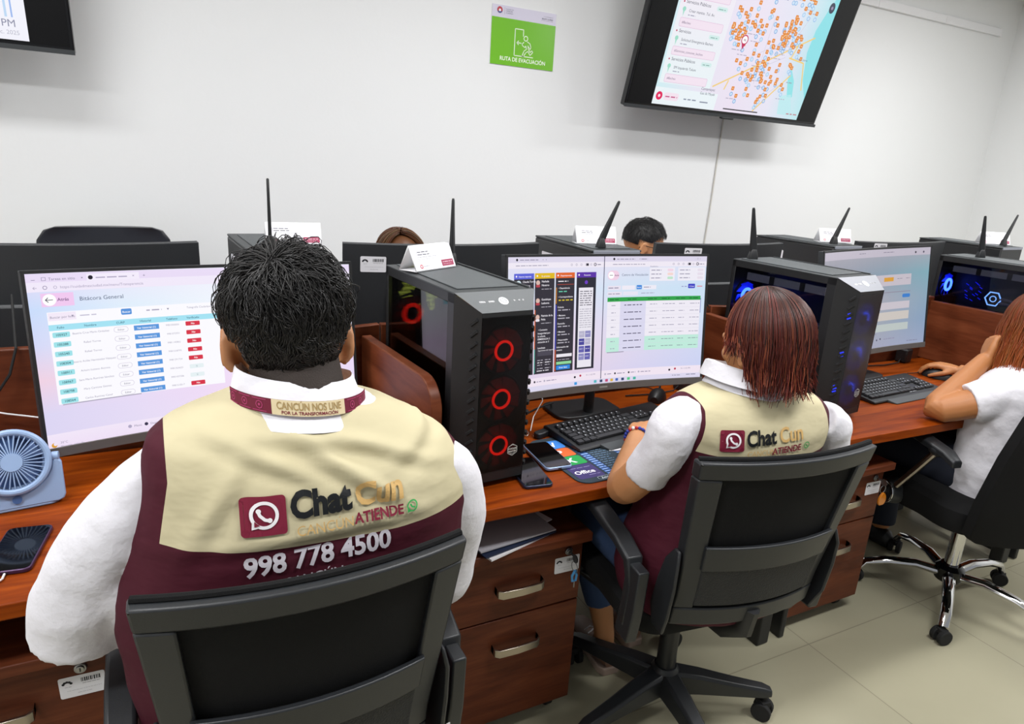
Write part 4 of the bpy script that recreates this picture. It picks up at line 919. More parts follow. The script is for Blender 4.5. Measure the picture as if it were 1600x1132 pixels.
def desk_mat(loc, yaw, label):
    e = empty('desk_mat', loc, yaw, label, 'desk mat', 'printed shortcut mats')
    W, D = .62, .285; MB().prism([(x+W/2, y+D/2) for x, y in rrect(W, D, .035, 8)], 0, .0025).build('pad', mat('dark_neoprene', '#20303c', .8) if 'dark_neoprene' not in MATS else MATS['dark_neoprene'], e)
    u = UI(plane((0, D, .0026), (1, 0, 0), (0, -1, 0), (0, 0, 1), .001), 100)
    k = 0; cs = (('#3f86dc', 'W'), ('#d2622e', 'P'), ('#1f9448', 'X'))
    for i, (c, t) in enumerate(cs):
        u.rect(12, 22+54*i, 92, 74+54*i, c, 0, r=9); u.text(50, 62+54*i, t, 40, '#e8eef4', 1, .03, 'c')
    u.rect(12, 184, 92, 262, '#3a2f66', 0, r=9); u.text(17, 236, 'Office', 25, '#f0eef6', 1, .02); u.words(20, 204, 64, 5, '#8f88b4', 1); u.words(50, 248, 34, 5, '#8f88b4', 1)
    u.outline(60, 264, 122, 279, 1.2, '#c6d2dc', 1, 6); u.text(91, 275.5, 'Zonda Pad', 10, '#e6eef4', 1, .015, 'c')
    r = random.Random(2)
    for j in range(5):
        x = 100+104*j; u.rect(x, 10, x+26, 22, '#5a8ad0', 0); u.words(x, 20, 60, 7, '#d6e2f2', 1)
        for i in range(19):
            y = 34+12.3*i
            if y > 256: break
            u.rect(x, y-4, x+24, y+5, '#3c68b4', 0); u.words(x+2, y+3, 20, 5, '#b9d2f4', 1); u.words(x+29, y+3, r.uniform(34, 68), 4.6, '#6f90b0', 1)
    u.build('mat_print', PRINT, e)
    return e
desk_mat((.888, 1.268, .7505), rad(2), 'dark mat printed with shortcuts and blue, orange and green blocks beside the red lit tower')
desk_mat((-.165, 1.275, .7530), rad(1), 'dark printed mat half hidden by the seated man\'s left sleeve')
sheet('paper_sheet', (-.075, 1.44, .7505), .06, .216, .21, .0015, PAPER, 'white sheet lying under the mat at the man\'s left arm', 'paper')
sheet('paper_note', (1.145, 1.43, .7535), -.25, .13, .06, .0012, PAPER, 'small white paper between the black keyboard and the woman\'s bent wrist', 'paper')
p = MB().tube([(0, 0, .004), (.09, 0, .004)], .0045, 8); p.cyl((.09, 0, .004), (.115, 0, .004), .0055, .0045, n=10, m=1)
o = p.build('pen', [WHT, mat('blue_cap', '#2b4cc0', .4)]); o.location = (1.135, 1.415, .7553); o.rotation_euler = (0, 0, rad(10)); tag(o, 'pen with a bright blue cap by the woman\'s wrist', 'pen')
def phone(loc, yaw, label, body, mirror=.05, tilt=0):
    e = empty('smartphone', loc, yaw, label, 'phone'); e.rotation_euler = (tilt, 0, yaw)
    MB().prism(rrect(.078, .162, .012, 6), 0, .0085).build('phone_body', body, e, .002)
    MB().prism(rrect(.073, .157, .010, 6), .0086, .0091).build('phone_screen', mat('phone_glass', '#060607', .06) if 'phone_glass' not in MATS else MATS['phone_glass'], e)
    MB().box((0, -.0812, .0042), (.009, .001, .003)).build('charge_port', BLK, e)
    return e
phone((.883, 1.440, .7540), rad(-4), 'light blue edged phone lying on the corner of the colourful mat', mat('pale_blue_metal', '#8fa6cc', .3, .4))
phone((.79, 1.372, .7505), rad(-8), 'dark phone half hidden behind the foot of the red lit tower', mat('dark_blue_metal', '#2a3046', .3, .4))
phone((-.292, 1.415, .7505), rad(-7), 'black phone with purple edge on the desk at the far left', mat('purple_metal', '#4a3152', .3, .4))
MB_ = MB().tube([(-.302, 1.333, .7545), (-.303, 1.318, .754), (-.31, 1.31, .753), (-.35, 1.305, .753), (-.45, 1.31, .753)], .002, 8)
o = MB_.build('charging_cable', WHT); tag(o, 'white charging cable plugged into the black phone at the far left', 'cable')
# dark holder by the keyboard, power bricks, small trinket
o = MB().prism(rrect(.10, .026, .012, 5), 0, .018).build('eyeglass_case', BLK, None, .003); o.location = (.965, 1.585, .7505); o.rotation_euler = (0, 0, rad(20)); tag(o, 'small rounded black case at the left end of the keyboard', 'case')
def brick(loc, yaw, label):
    e = empty('power_adapter', loc, yaw, label, 'power adapter', 'small black power adapters')
    MB().box((0, 0, .032), (.055, .05, .062)).build('housing', BLK, e, .006); MB().tube([(-.02, .0, .02), (-.06, -.01, .006), (-.16, .0, .004), (-.26, .03, .004)], .0025, 6).build('cord', RUB, e); return e
brick((1.665, 1.80, .7505), rad(8), 'small black adapter on the desk right of the middle monitor')
brick((2.95, 1.80, .7505), rad(8), 'small black adapter on the desk right of the dim monitor')
t = MB().tube([(.895, 1.60, .757), (.905, 1.607, .764), (.915, 1.6, .757), (.905, 1.593, .753), (.895, 1.6, .757)], .0022, 6); t.sphere((.925, 1.59, .7545), .004, 8, 6)
tag(t.build('earring_trinket', ACR), 'tiny clear trinket on the desk between tower and keyboard', 'trinket')
c = MB()
for k, (a, b2) in enumerate((((-.8, 1.86, .96), (-.20, 1.82, .87)), )):
    pass
def wire(pts, r, m, label):
    o = MB().tube(pts, r, 6).build('loose_cable', m); return tag(o, label, 'cable', None)
wire([(-.50, 1.845, .93), (-.36, 1.835, .885), (-.28, 1.83, .865), (-.18, 1.835, .86)], .002, WHT, 'thin white wire drooping across the cherry panel behind the small fan')
wire([(-.52, 1.845, .86), (-.40, 1.84, .825), (-.30, 1.83, .80), (-.2, 1.82, .80)], .002, WHT, 'lower pale wire behind the small blue fan')
wire([(-.345, 2.02, 1.13), (-.335, 1.93, 1.06), (-.325, 1.858, 1.035), (-.34, 1.835, .98), (-.38, 1.83, .92), (-.42, 1.83, .85)], .003, RUB, 'black cable hanging over the panel edge at the far left')
wire([(.88, 1.70, .7535), (.92, 1.68, .775), (1.0, 1.70, .79), (1.08, 1.75, .78), (1.10, 1.80, .757)], .003, RUB, 'black cable looping under the middle monitor')
wire([(.93, 1.62, .7535), (.96, 1.66, .78), (1.0, 1.68, .82), (1.01, 1.72, .86)], .0015, WHT, 'thin white wire rising under the middle monitor')
wire([(1.775, 2.02, 1.19), (1.72, 2.0, 1.17), (1.66, 1.99, 1.10), (1.64, 2.0, 1.03)], .003, RUB, 'black cable curving down beside the blue lit tower')
wire([(1.80, 1.86, 1.035), (1.78, 1.87, 1.07), (1.76, 1.91, 1.10), (1.72, 1.97, 1.12)], .002, RUB, 'thin black wire behind the blue lit tower')
# desk fan
def desk_fan():
    FB = mat('pale_blue_plastic', '#8aa2c6', .4); FD = mat('deep_blue_plastic', '#3d5a8c', .45)
    e = empty('desk_fan', (-.318, 1.60, .7505), rad(8), 'small light blue desk fan with round spoked grille at the far left', 'fan')
    # cradle plate with a round bite for the head, standing tilted
    out = [(-.085, 0), (.085, 0)]; out = [(x, y) for x, y in [(-.072, 0), (.072, 0), (.082, .004), (.086, .014), (.086, .085), (.080, .092), (.072, .092)]]
    cz = .098; R = .070
    for i in range(13):
        a = rad(-8-164*i/12); out.append((R*math.cos(a), cz+R*math.sin(a)))
    out += [(-.072, .092), (-.080, .092), (-.086, .085), (-.086, .014), (-.082, .004)]
    M = Matrix.Rotation(rad(-14), 4, 'X') @ Matrix(((1, 0, 0, 0), (0, 0, -1, 0), (0, 1, 0, .003), (0, 0, 0, 1)))
    MB().prism(out, -.012, .012, M=M).build('stand', FB, e, .003); MB().prism(rrect(.15, .09, .02), 0, .008, M=Matrix.Translation((0, .035, 0))).build('base', FB, e, .003)
    H = Matrix.Translation((0, .022, .098)) @ Matrix.Rotation(rad(-22), 4, 'X')
    rg = MB(); rg.torus((0, -.012, 0), .063, .007, 'y', 48, 10, M=H); rg.tube([(0, -.012, 0), (0, .022, 0)], .0) if 0 else None
    rg.torus((0, .014, 0), .060, .008, 'y', 48, 10, M=H); rg.build('ring', FB, e)
    s = MB()
    for k in range(36):
        a = 2*PI*k/36; s.tube([(.018*math.cos(a), -.018, .018*math.sin(a)), (.045*math.cos(a), -.018, .045*math.sin(a)), (.062*math.cos(a), -.012, .062*math.sin(a))], .0014, 5, M=H)
    s.cyl((0, -.021, 0), (0, -.014, 0), .019, n=28, M=H); s.build('grille', FB, e)
    MB().cyl((0, .018, 0), (0, .020, 0), .058, n=40, M=H).build('back_grille', FD, e)
    b = MB()
    for k in range(5):
        a = 2*PI*k/5; P = lambda r, t, d: (r*math.cos(a+t), d, r*math.sin(a+t))
        b.add([P(.012, 0, -.006), P(.054, .15, -.008), P(.056, .8, .006), P(.014, .7, .004)], [(0, 1, 2, 3)], M=H)
    b.build('blades', FD, e)
    for x in (-1, 1): MB().cyl((x*.070, .022, .098), (x*.082, .020, .098), .010, n=16).build('pivot', FB, e)
    k = MB(); k.cyl((0, -.013, .022), (0, -.017, .022), .0085, n=20, M=Matrix.Rotation(rad(-14), 4, 'X')); k.build('button', FD, e)
desk_fan()

# ---------------------------------------------------------------- swivel chairs
def task_chair(loc, yaw, label, sticker=False, star=0.):
    e = empty('office_chair', loc, yaw, label, 'chair', 'black mesh backed swivel chairs')        # origin on the floor under the column
    for k in range(5):
        a = star+2*PI*k/5; d = Vector((math.cos(a), math.sin(a), 0)); sd = Vector((-d.y, d.x, 0)); rings = []
        for t, zt, zb, hw in ((.02, .155, .085, .030), (.10, .145, .085, .026), (.20, .125, .082, .022), (.29, .110, .080, .019), (.315, .10, .082, .014)):
            c = d*t; rings.append([tuple(c+sd*(hw*x)+Vector((0, 0, z))) for x, z in ((-1, zb), (1, zb), (1, zt-.008), (.7, zt), (-.7, zt), (-1, zt-.008))])
        lg = MB().loft(rings).build('leg', CHP, e, .002, fixn=True)
        c = MB(); p = d*.30; ax = Vector((math.cos(a+1.0), math.sin(a+1.0), 0))
        for s in (-1, 1): c.cyl(tuple(p+ax*(s*.008)+Vector((0, 0, .028))), tuple(p+ax*(s*.024)+Vector((0, 0, .028))), .028, n=20)
        c.cyl((p.x, p.y, .03), (p.x, p.y, .088), .008, n=10); c.box((p.x, p.y, .05), (.03, .03, .02)); c.build('caster', RUB, lg, .002)
    MB().lathe([(.038, .075), (.042, .085), (.042, .15), (.032, .165)], 24).build('hub', CHP, e)
    g = MB(); g.cyl((0, 0, .15), (0, 0, .30), .027, n=20); g.cyl((0, 0, .30), (0, 0, .42), .015, n=16); g.build('gas_column', BLK, e)
    m = MB(); m.box((0, .0, .422), (.12, .18, .026)); m.tube([(.05, .03, .415), (.20, .04, .41), (.25, .04, .40)], .006, 8); m.build('tilt_mechanism', BLK, e, .004)
    st = MB(); rings = []
    for z, k in ((.438, .88), (.448, .97), (.475, 1.0), (.497, .985), (.507, .93)): rings.append([(x*k, y*k+.035, z+.012*(-(y/.25) if y < -9 else 0)-.02*max(0, (y-.12)/.13)**2) for x, y in rrect(.49, .48, .09, 8)])
    st.loft(rings); st.build('seat', FAB, e)
    # backrest: bowed frame, mesh and lumbar panel
    def bk(u, z, d=0.):                                   # u in -1..1 across, z height -> point on the back
        t = (z-.53)/.43; hw = .195+.032*max(0, min(1, (t-.2)/.8)); y = -.235-.075*t-.05*(1-u*u)*(.75)
        return Vector((u*hw, y+d, z))
    def strip(u0, u1, z0, z1, t, nu=14, nz=10, m=None):
        vv = []; ff = []
        for dd in (-t/2, t/2):
            for j in range(nz+1):
                for i in range(nu+1): vv.append(bk(u0+(u1-u0)*i/nu, z0+(z1-z0)*j/nz, dd))
        W1 = nu+1; O = W1*(nz+1)
        for j in range(nz):
            for i in range(nu):
                a = j*W1+i; ff += [(a, a+1, a+W1+1, a+W1), (O+a, O+a+W1, O+a+W1+1, O+a+1)]
        for j in range(nz):
            for i in (0, nu): a = j*W1+i; ff.append((a, a+W1, O+a+W1, O+a))
        for i in range(nu):
            for j in (0, nz): a = j*W1+i; ff.append((a, a+1, O+a+1, O+a))
        return vv, ff
    f = MB(); f.add(*strip(-1, 1, .925, .966, .030)); f.add(*strip(-1, 1, .525, .575, .032))
    for a, b in ((-1, -.78), (.78, 1)): f.add(*strip(a, b, .575, .925, .030, 4))
    f.build('backrest_frame', CHP, e, .006, fixn=True)
    MB().tube([bk(u, .968, .006) for u in np.linspace(-.98, .98, 15)], .006, 8).build('top_trim', FAB, e)
    MB().add(*strip(-.80, .80, .57, .93, .006)).build('mesh_panel', FAB, e, fixn=True)
    lm = MB(); lm.add(*strip(-.80, .80, .585, .74, .012)); o = lm.build('lumbar_panel', MATS['lumbar_net'], e, .003, fixn=True); o.location.y = -.012
    lm = MB(); lm.add(*strip(-.82, .82, .69, .755, .012)); o = lm.build('lumbar_band', CHP, e, .003, fixn=True); o.location.y = -.018
    b = MB(); b.tube([(0, -.08, .425), (0, -.20, .445), (0, -.272, .50), (0, -.282, .56)], [.022, .022, .022, .02], 10, flat=1.3); b.build('back_bracket', BLK, e)
    for s in (-1, 1):
        # one-piece arm: plate at the rear, pad on top, front leg
        X = s*.265; sec = lambda p, d, w, t: None
        path = [(-.04+.0, .40, .05), (-.155, .43, .05), (-.185, .50, .052), (-.195, .60, .048), (-.18, .665, .044), (-.12, .685, .046), (.02, .70, .05), (.13, .705, .046), (.185, .685, .040), (.195, .62, .034), (.17, .52, .034), (.12, .43, .036), (.05, .41, .036)]
        rings = []; n = len(path)
        for i, (y, z, w) in enumerate(path):
            y0, z0, _ = path[max(0, i-1)]; y1, z1, _ = path[min(n-1, i+1)]; L = math.hypot(y1-y0, z1-z0); ny, nz = -(z1-z0)/L, (y1-y0)/L; t = .011
            xx = X - s*(.075 if i in (0, n-1) else .03 if i in (1, n-2) else 0)
            wx = w if 4 <= i <= 8 else w*.62
            rings.append([(xx+a*wx/2, y+ny*b*t, z+nz*b*t) for a, b in ((-1, -1), (1, -1), (1, .6), (.8, 1), (-.8, 1), (-1, .6))])
        MB().loft(rings).build('armrest', CHP, e, .003, fixn=True)
        w = MB(); w.loft([[(X+a*.014, y+b*.03, z) for a, b in ((-1, -1), (1, -1), (1, 1), (-1, 1))] for y, z in ((-.185, .46), (-.20, .55), (-.205, .66))]); w.build('arm_plate', CHP, e, .004, fixn=True)
        q = MB(); q.loft([[tuple(bk(s*1.0, z, .0)+Vector((s*(.018*k+.004*a), b*.028*k, 0))) for a, b in ((-1, -1), (1, -1), (1, 1), (-1, 1))] for z, k in ((.50, .8), (.56, 1.3), (.64, 1.2), (.70, .9), (.735, .35))]); q.build('side_wing', CHP, e, .004, fixn=True)
    if sticker: 
        asset_sticker(e, tuple(bk(.86, .60, -.045)+Vector((0, -.012, .0))), (.97, .24, 0), (0, 0, -1), (.24, -.97, 0), .055)
    return e
def lumbar_mat():
    m = mat('lumbar_net', '#1d1e20', .7); nt = m.node_tree; N = nt.nodes.new
    tc = N('ShaderNodeTexCoord'); ck = N('ShaderNodeTexVoronoi'); ck.inputs['Scale'].default_value = 260; bp = N('ShaderNodeBump'); bp.inputs['Strength'].default_value = .8; bp.inputs['Distance'].default_value = .002
    nt.links.new(tc.outputs['Object'], ck.inputs['Vector']); nt.links.new(ck.outputs['Distance'], bp.inputs['Height']); nt.links.new(bp.outputs['Normal'], nt.nodes['Principled BSDF'].inputs['Normal'])
lumbar_mat()
task_chair((.15, 1.15, 0), rad(0), 'black swivel chair under the seated man in front, largest in the picture', True, rad(20))
task_chair((1.19, 1.20, 0), rad(-8), 'black swivel chair under the short haired woman, its whole backrest in view', False, rad(52))
def fabric_chair(loc, yaw, label):
    e = empty('office_chair', loc, yaw, label, 'chair')
    for k in range(5):
        a = rad(-64)+2*PI*k/5; d = Vector((math.cos(a), math.sin(a), 0))
        pts = [d*.03+Vector((0, 0, .11)), d*.12+Vector((0, 0, .125)), d*.22+Vector((0, 0, .115)), d*.29+Vector((0, 0, .095)), d*.315+Vector((0, 0, .06))]
        lg = MB().tube(pts, [.022, .021, .019, .018, .017], 12, flat=.75).build('leg', CHROME, e)
        c = MB(); p = d*.318; ax = Vector((math.cos(a+.8), math.sin(a+.8), 0))
        for s in (-1, 1): c.cyl(tuple(p+ax*(s*.006)+Vector((0, 0, .027))), tuple(p+ax*(s*.024)+Vector((0, 0, .027))), .027, n=20)
        c.box((p.x, p.y, .045), (.028, .028, .02)); c.build('caster', RUB, lg, .003)
    MB().lathe([(.045, .085), (.05, .095), (.05, .135), (.034, .15)], 24).build('hub', BLKG, e)
    MB().cyl((0, 0, .14), (0, 0, .36), .025, n=24).build('gas_column', CHROME, e)
    MB().tube([(.03, 0, .33), (.12, -.02, .325), (.2, -.03, .32)], .006, 8).build('lever', CHROME, e)
    MB().box((0, 0, .365), (.2, .24, .04)).build('tilt_mechanism', BLK, e, .006)
    st = MB()
    st.loft([[(x*k, y*k+.03, z) for x, y in rrect(.52, .51, .12, 8)] for z, k in ((.385, .86), (.40, .97), (.44, 1.0), (.475, .98), (.495, .90), (.502, .7))]); st.build('seat', FAB, e)
    bk = MB(); bk.loft([[(x*k, -.255-.10*((z-.40)/.55)+y*.055+.045*(x/.25)**2, z) for x, y in rrect(.50, 1.1, .24, 8)] for z, k in ((.39, .80), (.42, .95), (.55, 1.0), (.72, .98), (.86, .9), (.93, .78), (.96, .6))]); bk.build('backrest', FAB, e)
    for s in (-1, 1):
        a = MB(); a.loft([[(s*.295+x*.026*w, y, z+h*.013) for x, h in ((-1, -1), (1, -1), (1, .5), (.6, 1), (-.6, 1), (-1, .5))] for y, z, w in ((-.17, .655, .7), (-.13, .675, 1), (.0, .695, 1.1), (.12, .70, 1.1), (.20, .69, .8))]); a.build('arm_pad', CHP, e, .003, fixn=True)
        MB().tube([(s*.295, -.09, .675), (s*.29, -.02, .57), (s*.285, .05, .47)], .012, 10).build('arm_strut', NICK, e)
        MB().sphere((s*.295, -.09, .672), (.03, .035, .022)).build('arm_socket', CHP, e)
        ad = MB(); ad.cyl((s*.25, .09, .43), (s*.295, .09, .43), .052, .045, n=28); ad.build('arm_hinge', CHP, e, .004)
        rg = MB(); rg.torus((s*.297, .09, .43), .042, .0035, 'x', 28, 8); rg.cyl((s*.296, .09, .43), (s*.301, .09, .43), .016, n=20); rg.build('hinge_ring', CHROME, e)
    return e
fabric_chair((2.58, 1.21, 0), rad(-14), 'black fabric chair on a chrome star base under the woman in white')
e = empty('office_chair', (-.20, 2.88, 0), PI, 'empty black padded chair whose rounded top shows above the left monitor', 'chair')
bk = MB(); bk.loft([[(x*k, -.22-.03*((z-.5)/.6)+y*.05+.03*(x/.25)**2, z) for x, y in rrect(.47, 1.0, .2, 8)] for z, k in ((.56, .9), (.62, 1), (1.06, 1), (1.13, .96), (1.165, .86), (1.178, .7))]); bk.build('backrest', mat('black_leather', '#1b1d22', .4), e)
MB().loft([[(x*k, y*k, z) for x, y in rrect(.5, .5, .1, 8)] for z, k in ((.42, .9), (.44, 1), (.50, 1), (.52, .9))]).build('seat', MATS['black_leather'], e)
MB().cyl((0, 0, .1), (0, 0, .43), .026).build('gas_column', BLK, e)
for k in range(5):
    a = 2*PI*k/5+.3; MB().tube([(0, 0, .11), (.28*math.cos(a), .28*math.sin(a), .075), (.29*math.cos(a), .29*math.sin(a), .02)], .02, 8).build('leg', BLK, e)
for s in (-1, 1): MB().tube([(s*.24, -.1, .45), (s*.27, -.16, .66), (s*.27, .1, .68), (s*.25, .12, .46)], .018, 8).build('armrest', BLK, e)

# ================================================================ people
def superring(z, yb, yf, rx, cx=0., n=40, p=2.5):
    cy = (yb+yf)/2; ry = (yf-yb)/2; out = []
    for i in range(n):
        a = 2*PI*i/n; c, s = math.cos(a), math.sin(a)
        out.append((cx+rx*math.copysign(abs(c)**(2/p), c), cy+ry*math.copysign(abs(s)**(2/p), s), z))
    return out
def torso(mb, prof, grow=0., warp=None, z0=None, z1=None, m=0, caps=True):
    rings = []
    for z, yb, yf, rx in prof:
        if (z0 is not None and z < z0) or (z1 is not None and z > z1): continue
        r = superring(z, yb-grow, yf+grow, rx+grow)
        rings.append([warp(q) for q in r] if warp else r)
    return mb.loft(rings, m, caps)
def displace(ob, f):
    me = ob.data; n = len(me.vertices); co = np.empty(n*3, 'f'); no = np.empty(n*3, 'f'); me.vertices.foreach_get('co', co); me.vertices.foreach_get('normal', no)
    co = co.reshape(-1, 3); no = no.reshape(-1, 3); out = np.array([f(Vector(c), Vector(q)) for c, q in zip(co.tolist(), no.tolist())], 'f')
    me.vertices.foreach_set('co', out.ravel()); me.update()
def smooth_path(pts, rad, k=4):
    """Catmull-Rom through the joints"""
    P = [Vector(p) for p in pts]; n = len(P); out = []; rr = []
    for i in range(n-1):
        p0, p1, p2, p3 = P[max(0, i-1)], P[i], P[i+1], P[min(n-1, i+2)]
        for j in range(k):
            t = j/k; out.append(.5*((2*p1)+(p2-p0)*t+(2*p0-5*p1+4*p2-p3)*t*t+(3*p1-p0-3*p2+p3)*t**3)); rr.append(rad[i]*(1-t)+rad[i+1]*t)
    return out+[P[-1]], rr+[rad[-1]]
def limb(mb, pts, rad, n=16, k=4):
    a, b = smooth_path(pts, rad, k); return mb.tube(a, b, n)
def hand(mb, wrist, fwd, up, thumb=1, curl=.5, s=1., spread=.12, tcurl=.5):
    """five unequal fingers; up = back of the hand; thumb=+1: thumb on the right of fwd seen from above"""
    W = Vector(wrist); f = Vector(fwd).normalized(); u = Vector(up); u = (u-f*u.dot(f)).normalized(); r = f.cross(u)
    for i, (off, ln, rd) in enumerate(((-.030, .062, .0072), (-.010, .074, .0082), (.010, .079, .0085), (.029, .072, .0083))):
        o = off*thumb; d = (f+r*(o*spread*22)).normalized()
        kn = W+f*(.082*s-.0035*abs(i-2)*s)+r*(o*s)+u*(.006*s)
        mb.tube([W+r*(o*.45*s), W+f*(.04*s)+r*(o*.85*s)+u*(.004*s), kn], [.016*s, .0145*s, .0105*s], 10)
        p = kn; pts = [p-f*(.012*s), p]; a = curl*.7
        for k, q in enumerate((.42, .32, .26)):
            p = p+(d*math.cos(a)-u*math.sin(a))*(ln*q*1.05*s); pts.append(p); a += curl*(1.05 if k == 0 else .8)
        mb.tube(pts, [.0105*s, .0105*s, .0095*s, rd*s, rd*.86*s][:len(pts)], 10); mb.sphere(pts[-1], rd*.9*s, 10, 8)
    b = W+f*(.022*s)+r*(.024*thumb*s)-u*.004; d = (f*.62+r*(thumb*.72)-u*.3).normalized(); d2 = (f*.9+r*(thumb*(.25-.3*tcurl))-u*(.25+.3*tcurl)).normalized()
    p1 = b+d*(.036*s); p2 = p1+d2*(.030*s); p3 = p2+(d2+f*.1-u*.15*tcurl).normalized()*(.024*s)
    mb.tube([b-d*.014, b, p1, p2, p3], [.013*s, .0145*s, .0115*s, .010*s, .008*s], 10); mb.sphere(p3, .0085*s, 10, 8)
    return mb
def head(mb, M, s=1., nose=1.):
    """skull, jaw, brow, nose, lips and ears, face towards +y of M"""
    S = lambda c, r: mb.sphere((c[0]*s, c[1]*s, c[2]*s), (r[0]*s, r[1]*s, r[2]*s), 28, 20, M=M)
    S((0, -.012, .028), (.076, .094, .088)); S((0, .018, -.01), (.068, .074, .085)); S((0, .034, -.058), (.050, .052, .052)); S((0, .064, -.092), (.022, .020, .018))
    S((0, .075, .022), (.048, .018, .014)); S((-.036, .058, -.02), (.026, .022, .024)); S((.036, .058, -.02), (.026, .022, .024))
    mb.tube([(0, .084*s, .012*s), (0, .104*s, -.024*s), (0, .098*s, -.034*s)], [.009*s, .014*s*nose, .012*s], 10, M=M)
    for x in (-.013, .013): S((x, .090, -.032), (.009, .011, .008))
    S((0, .084, -.060), (.022, .010, .006)); S((0, .082, -.070), (.019, .010, .007))
    for k in (-1, 1):
        R = M @ Matrix.Translation((k*.078*s, -.008*s, -.012*s)) @ Matrix.Rotation(k*.42, 4, 'Z') @ Matrix.Rotation(-.18, 4, 'X')
        mb.sphere((0, 0, 0), (.008*s, .020*s, .031*s), 18, 12, M=R)
        mb.torus((k*.005*s, -.001*s, .002*s), .024*s, .0055*s, 'x', 20, 8, M=R @ Matrix.Diagonal((1, .72, 1.12, 1))); mb.sphere((0, .004*s, -.028*s), (.007*s, .009*s, .010*s), 12, 8, M=R)
    return mb
def face_parts(e, M, s=1.):
    ew = MATS.get('eye_white') or mat('eye_white', '#ddd8d4', .2); ir = MATS.get('iris') or mat('iris', '#24140c', .2)
    for k in (-1, 1):
        o = MB().sphere(tuple(c*s for c in (k*.032, .066, .004)), .0125*s, 14, 10, M=M).build('eye', ew, e)
        MB().sphere(tuple(c*s for c in (k*.032, .0755, .004)), .0055*s, 12, 8, M=M).build('iris', ir, o)
def hair_mesh(e, strands, name='hair', sides=3):
    """strands: list of (points, root radius, tip radius, root colour, tip colour)"""
    V = []; F = []; Cc = []
    for pts, r0, r1, c0, c1 in strands:
        n = len(pts); b = len(V); a = None
        for i, p in enumerate(pts):
            d = (pts[min(i+1, n-1)]-pts[max(i-1, 0)]); d = d.normalized() if d.length > 1e-9 else Vector((0, 0, 1))
            if a is None: a, bb = frame_from(d)
            else:
                a = a-d*a.dot(d); a = a.normalized() if a.length > 1e-6 else frame_from(d)[0]; bb = d.cross(a)
            t = i/(n-1); r = (r0*(1-t)+r1*t)
            for k in range(sides): V.append(p+a*(r*math.cos(2*PI*k/sides))+bb*(r*math.sin(2*PI*k/sides)))
        for i in range(n-1):
            t0, t1 = i/(n-1), (i+1)/(n-1)
            k0 = tuple(x*(1-t0)+y*t0 for x, y in zip(c0, c1)); k1 = tuple(x*(1-t1)+y*t1 for x, y in zip(c0, c1))
            for k in range(sides):
                F.append((b+i*sides+k, b+i*sides+(k+1) % sides, b+(i+1)*sides+(k+1) % sides, b+(i+1)*sides+k)); Cc += [k0, k0, k1, k1]
    me = bpy.data.meshes.new(name); me.from_pydata([tuple(v) for v in V], [], F); me.materials.append(HAIRM)
    at = me.color_attributes.new('Col', 'FLOAT_COLOR', 'CORNER'); at.data.foreach_set('color', [x for c in Cc for x in (*c, 1)])
    me.polygons.foreach_set('use_smooth', [True]*len(me.polygons))
    o = bpy.data.objects.new(name, me); COL.objects.link(o); o.parent = e
    return o
def hair_cap(e, M, c, r, cut, col, parent=None, name='hair_base'):
    """close underlayer; cut(dir) -> keep"""
    v = []; n, k = 48, 32; keep = {}
    for i in range(k+1):
        t = PI*i/k
        for j in range(n):
            a = 2*PI*j/n; d = Vector((math.sin(t)*math.cos(a), math.sin(t)*math.sin(a), math.cos(t))); v.append((M @ Vector((c[0]+r[0]*d.x, c[1]+r[1]*d.y, c[2]+r[2]*d.z)), cut(d)))
    f = [(i*n+j, (i+1)*n+j, (i+1)*n+(j+1) % n, i*n+(j+1) % n) for i in range(k) for j in range(n)]
    f = [q for q in f if all(v[x][1] for x in q)]
    me = bpy.data.meshes.new(name); me.from_pydata([tuple(x[0]) for x in v], [], f); me.materials.append(HAIRM)
    at = me.color_attributes.new('Col', 'FLOAT_COLOR', 'CORNER'); at.data.foreach_set('color', [x for q in f for _ in q for x in (*col, 1)])
    me.polygons.foreach_set('use_smooth', [True]*len(me.polygons))
    o = bpy.data.objects.new(name, me); COL.objects.link(o); o.parent = parent or e
    return o
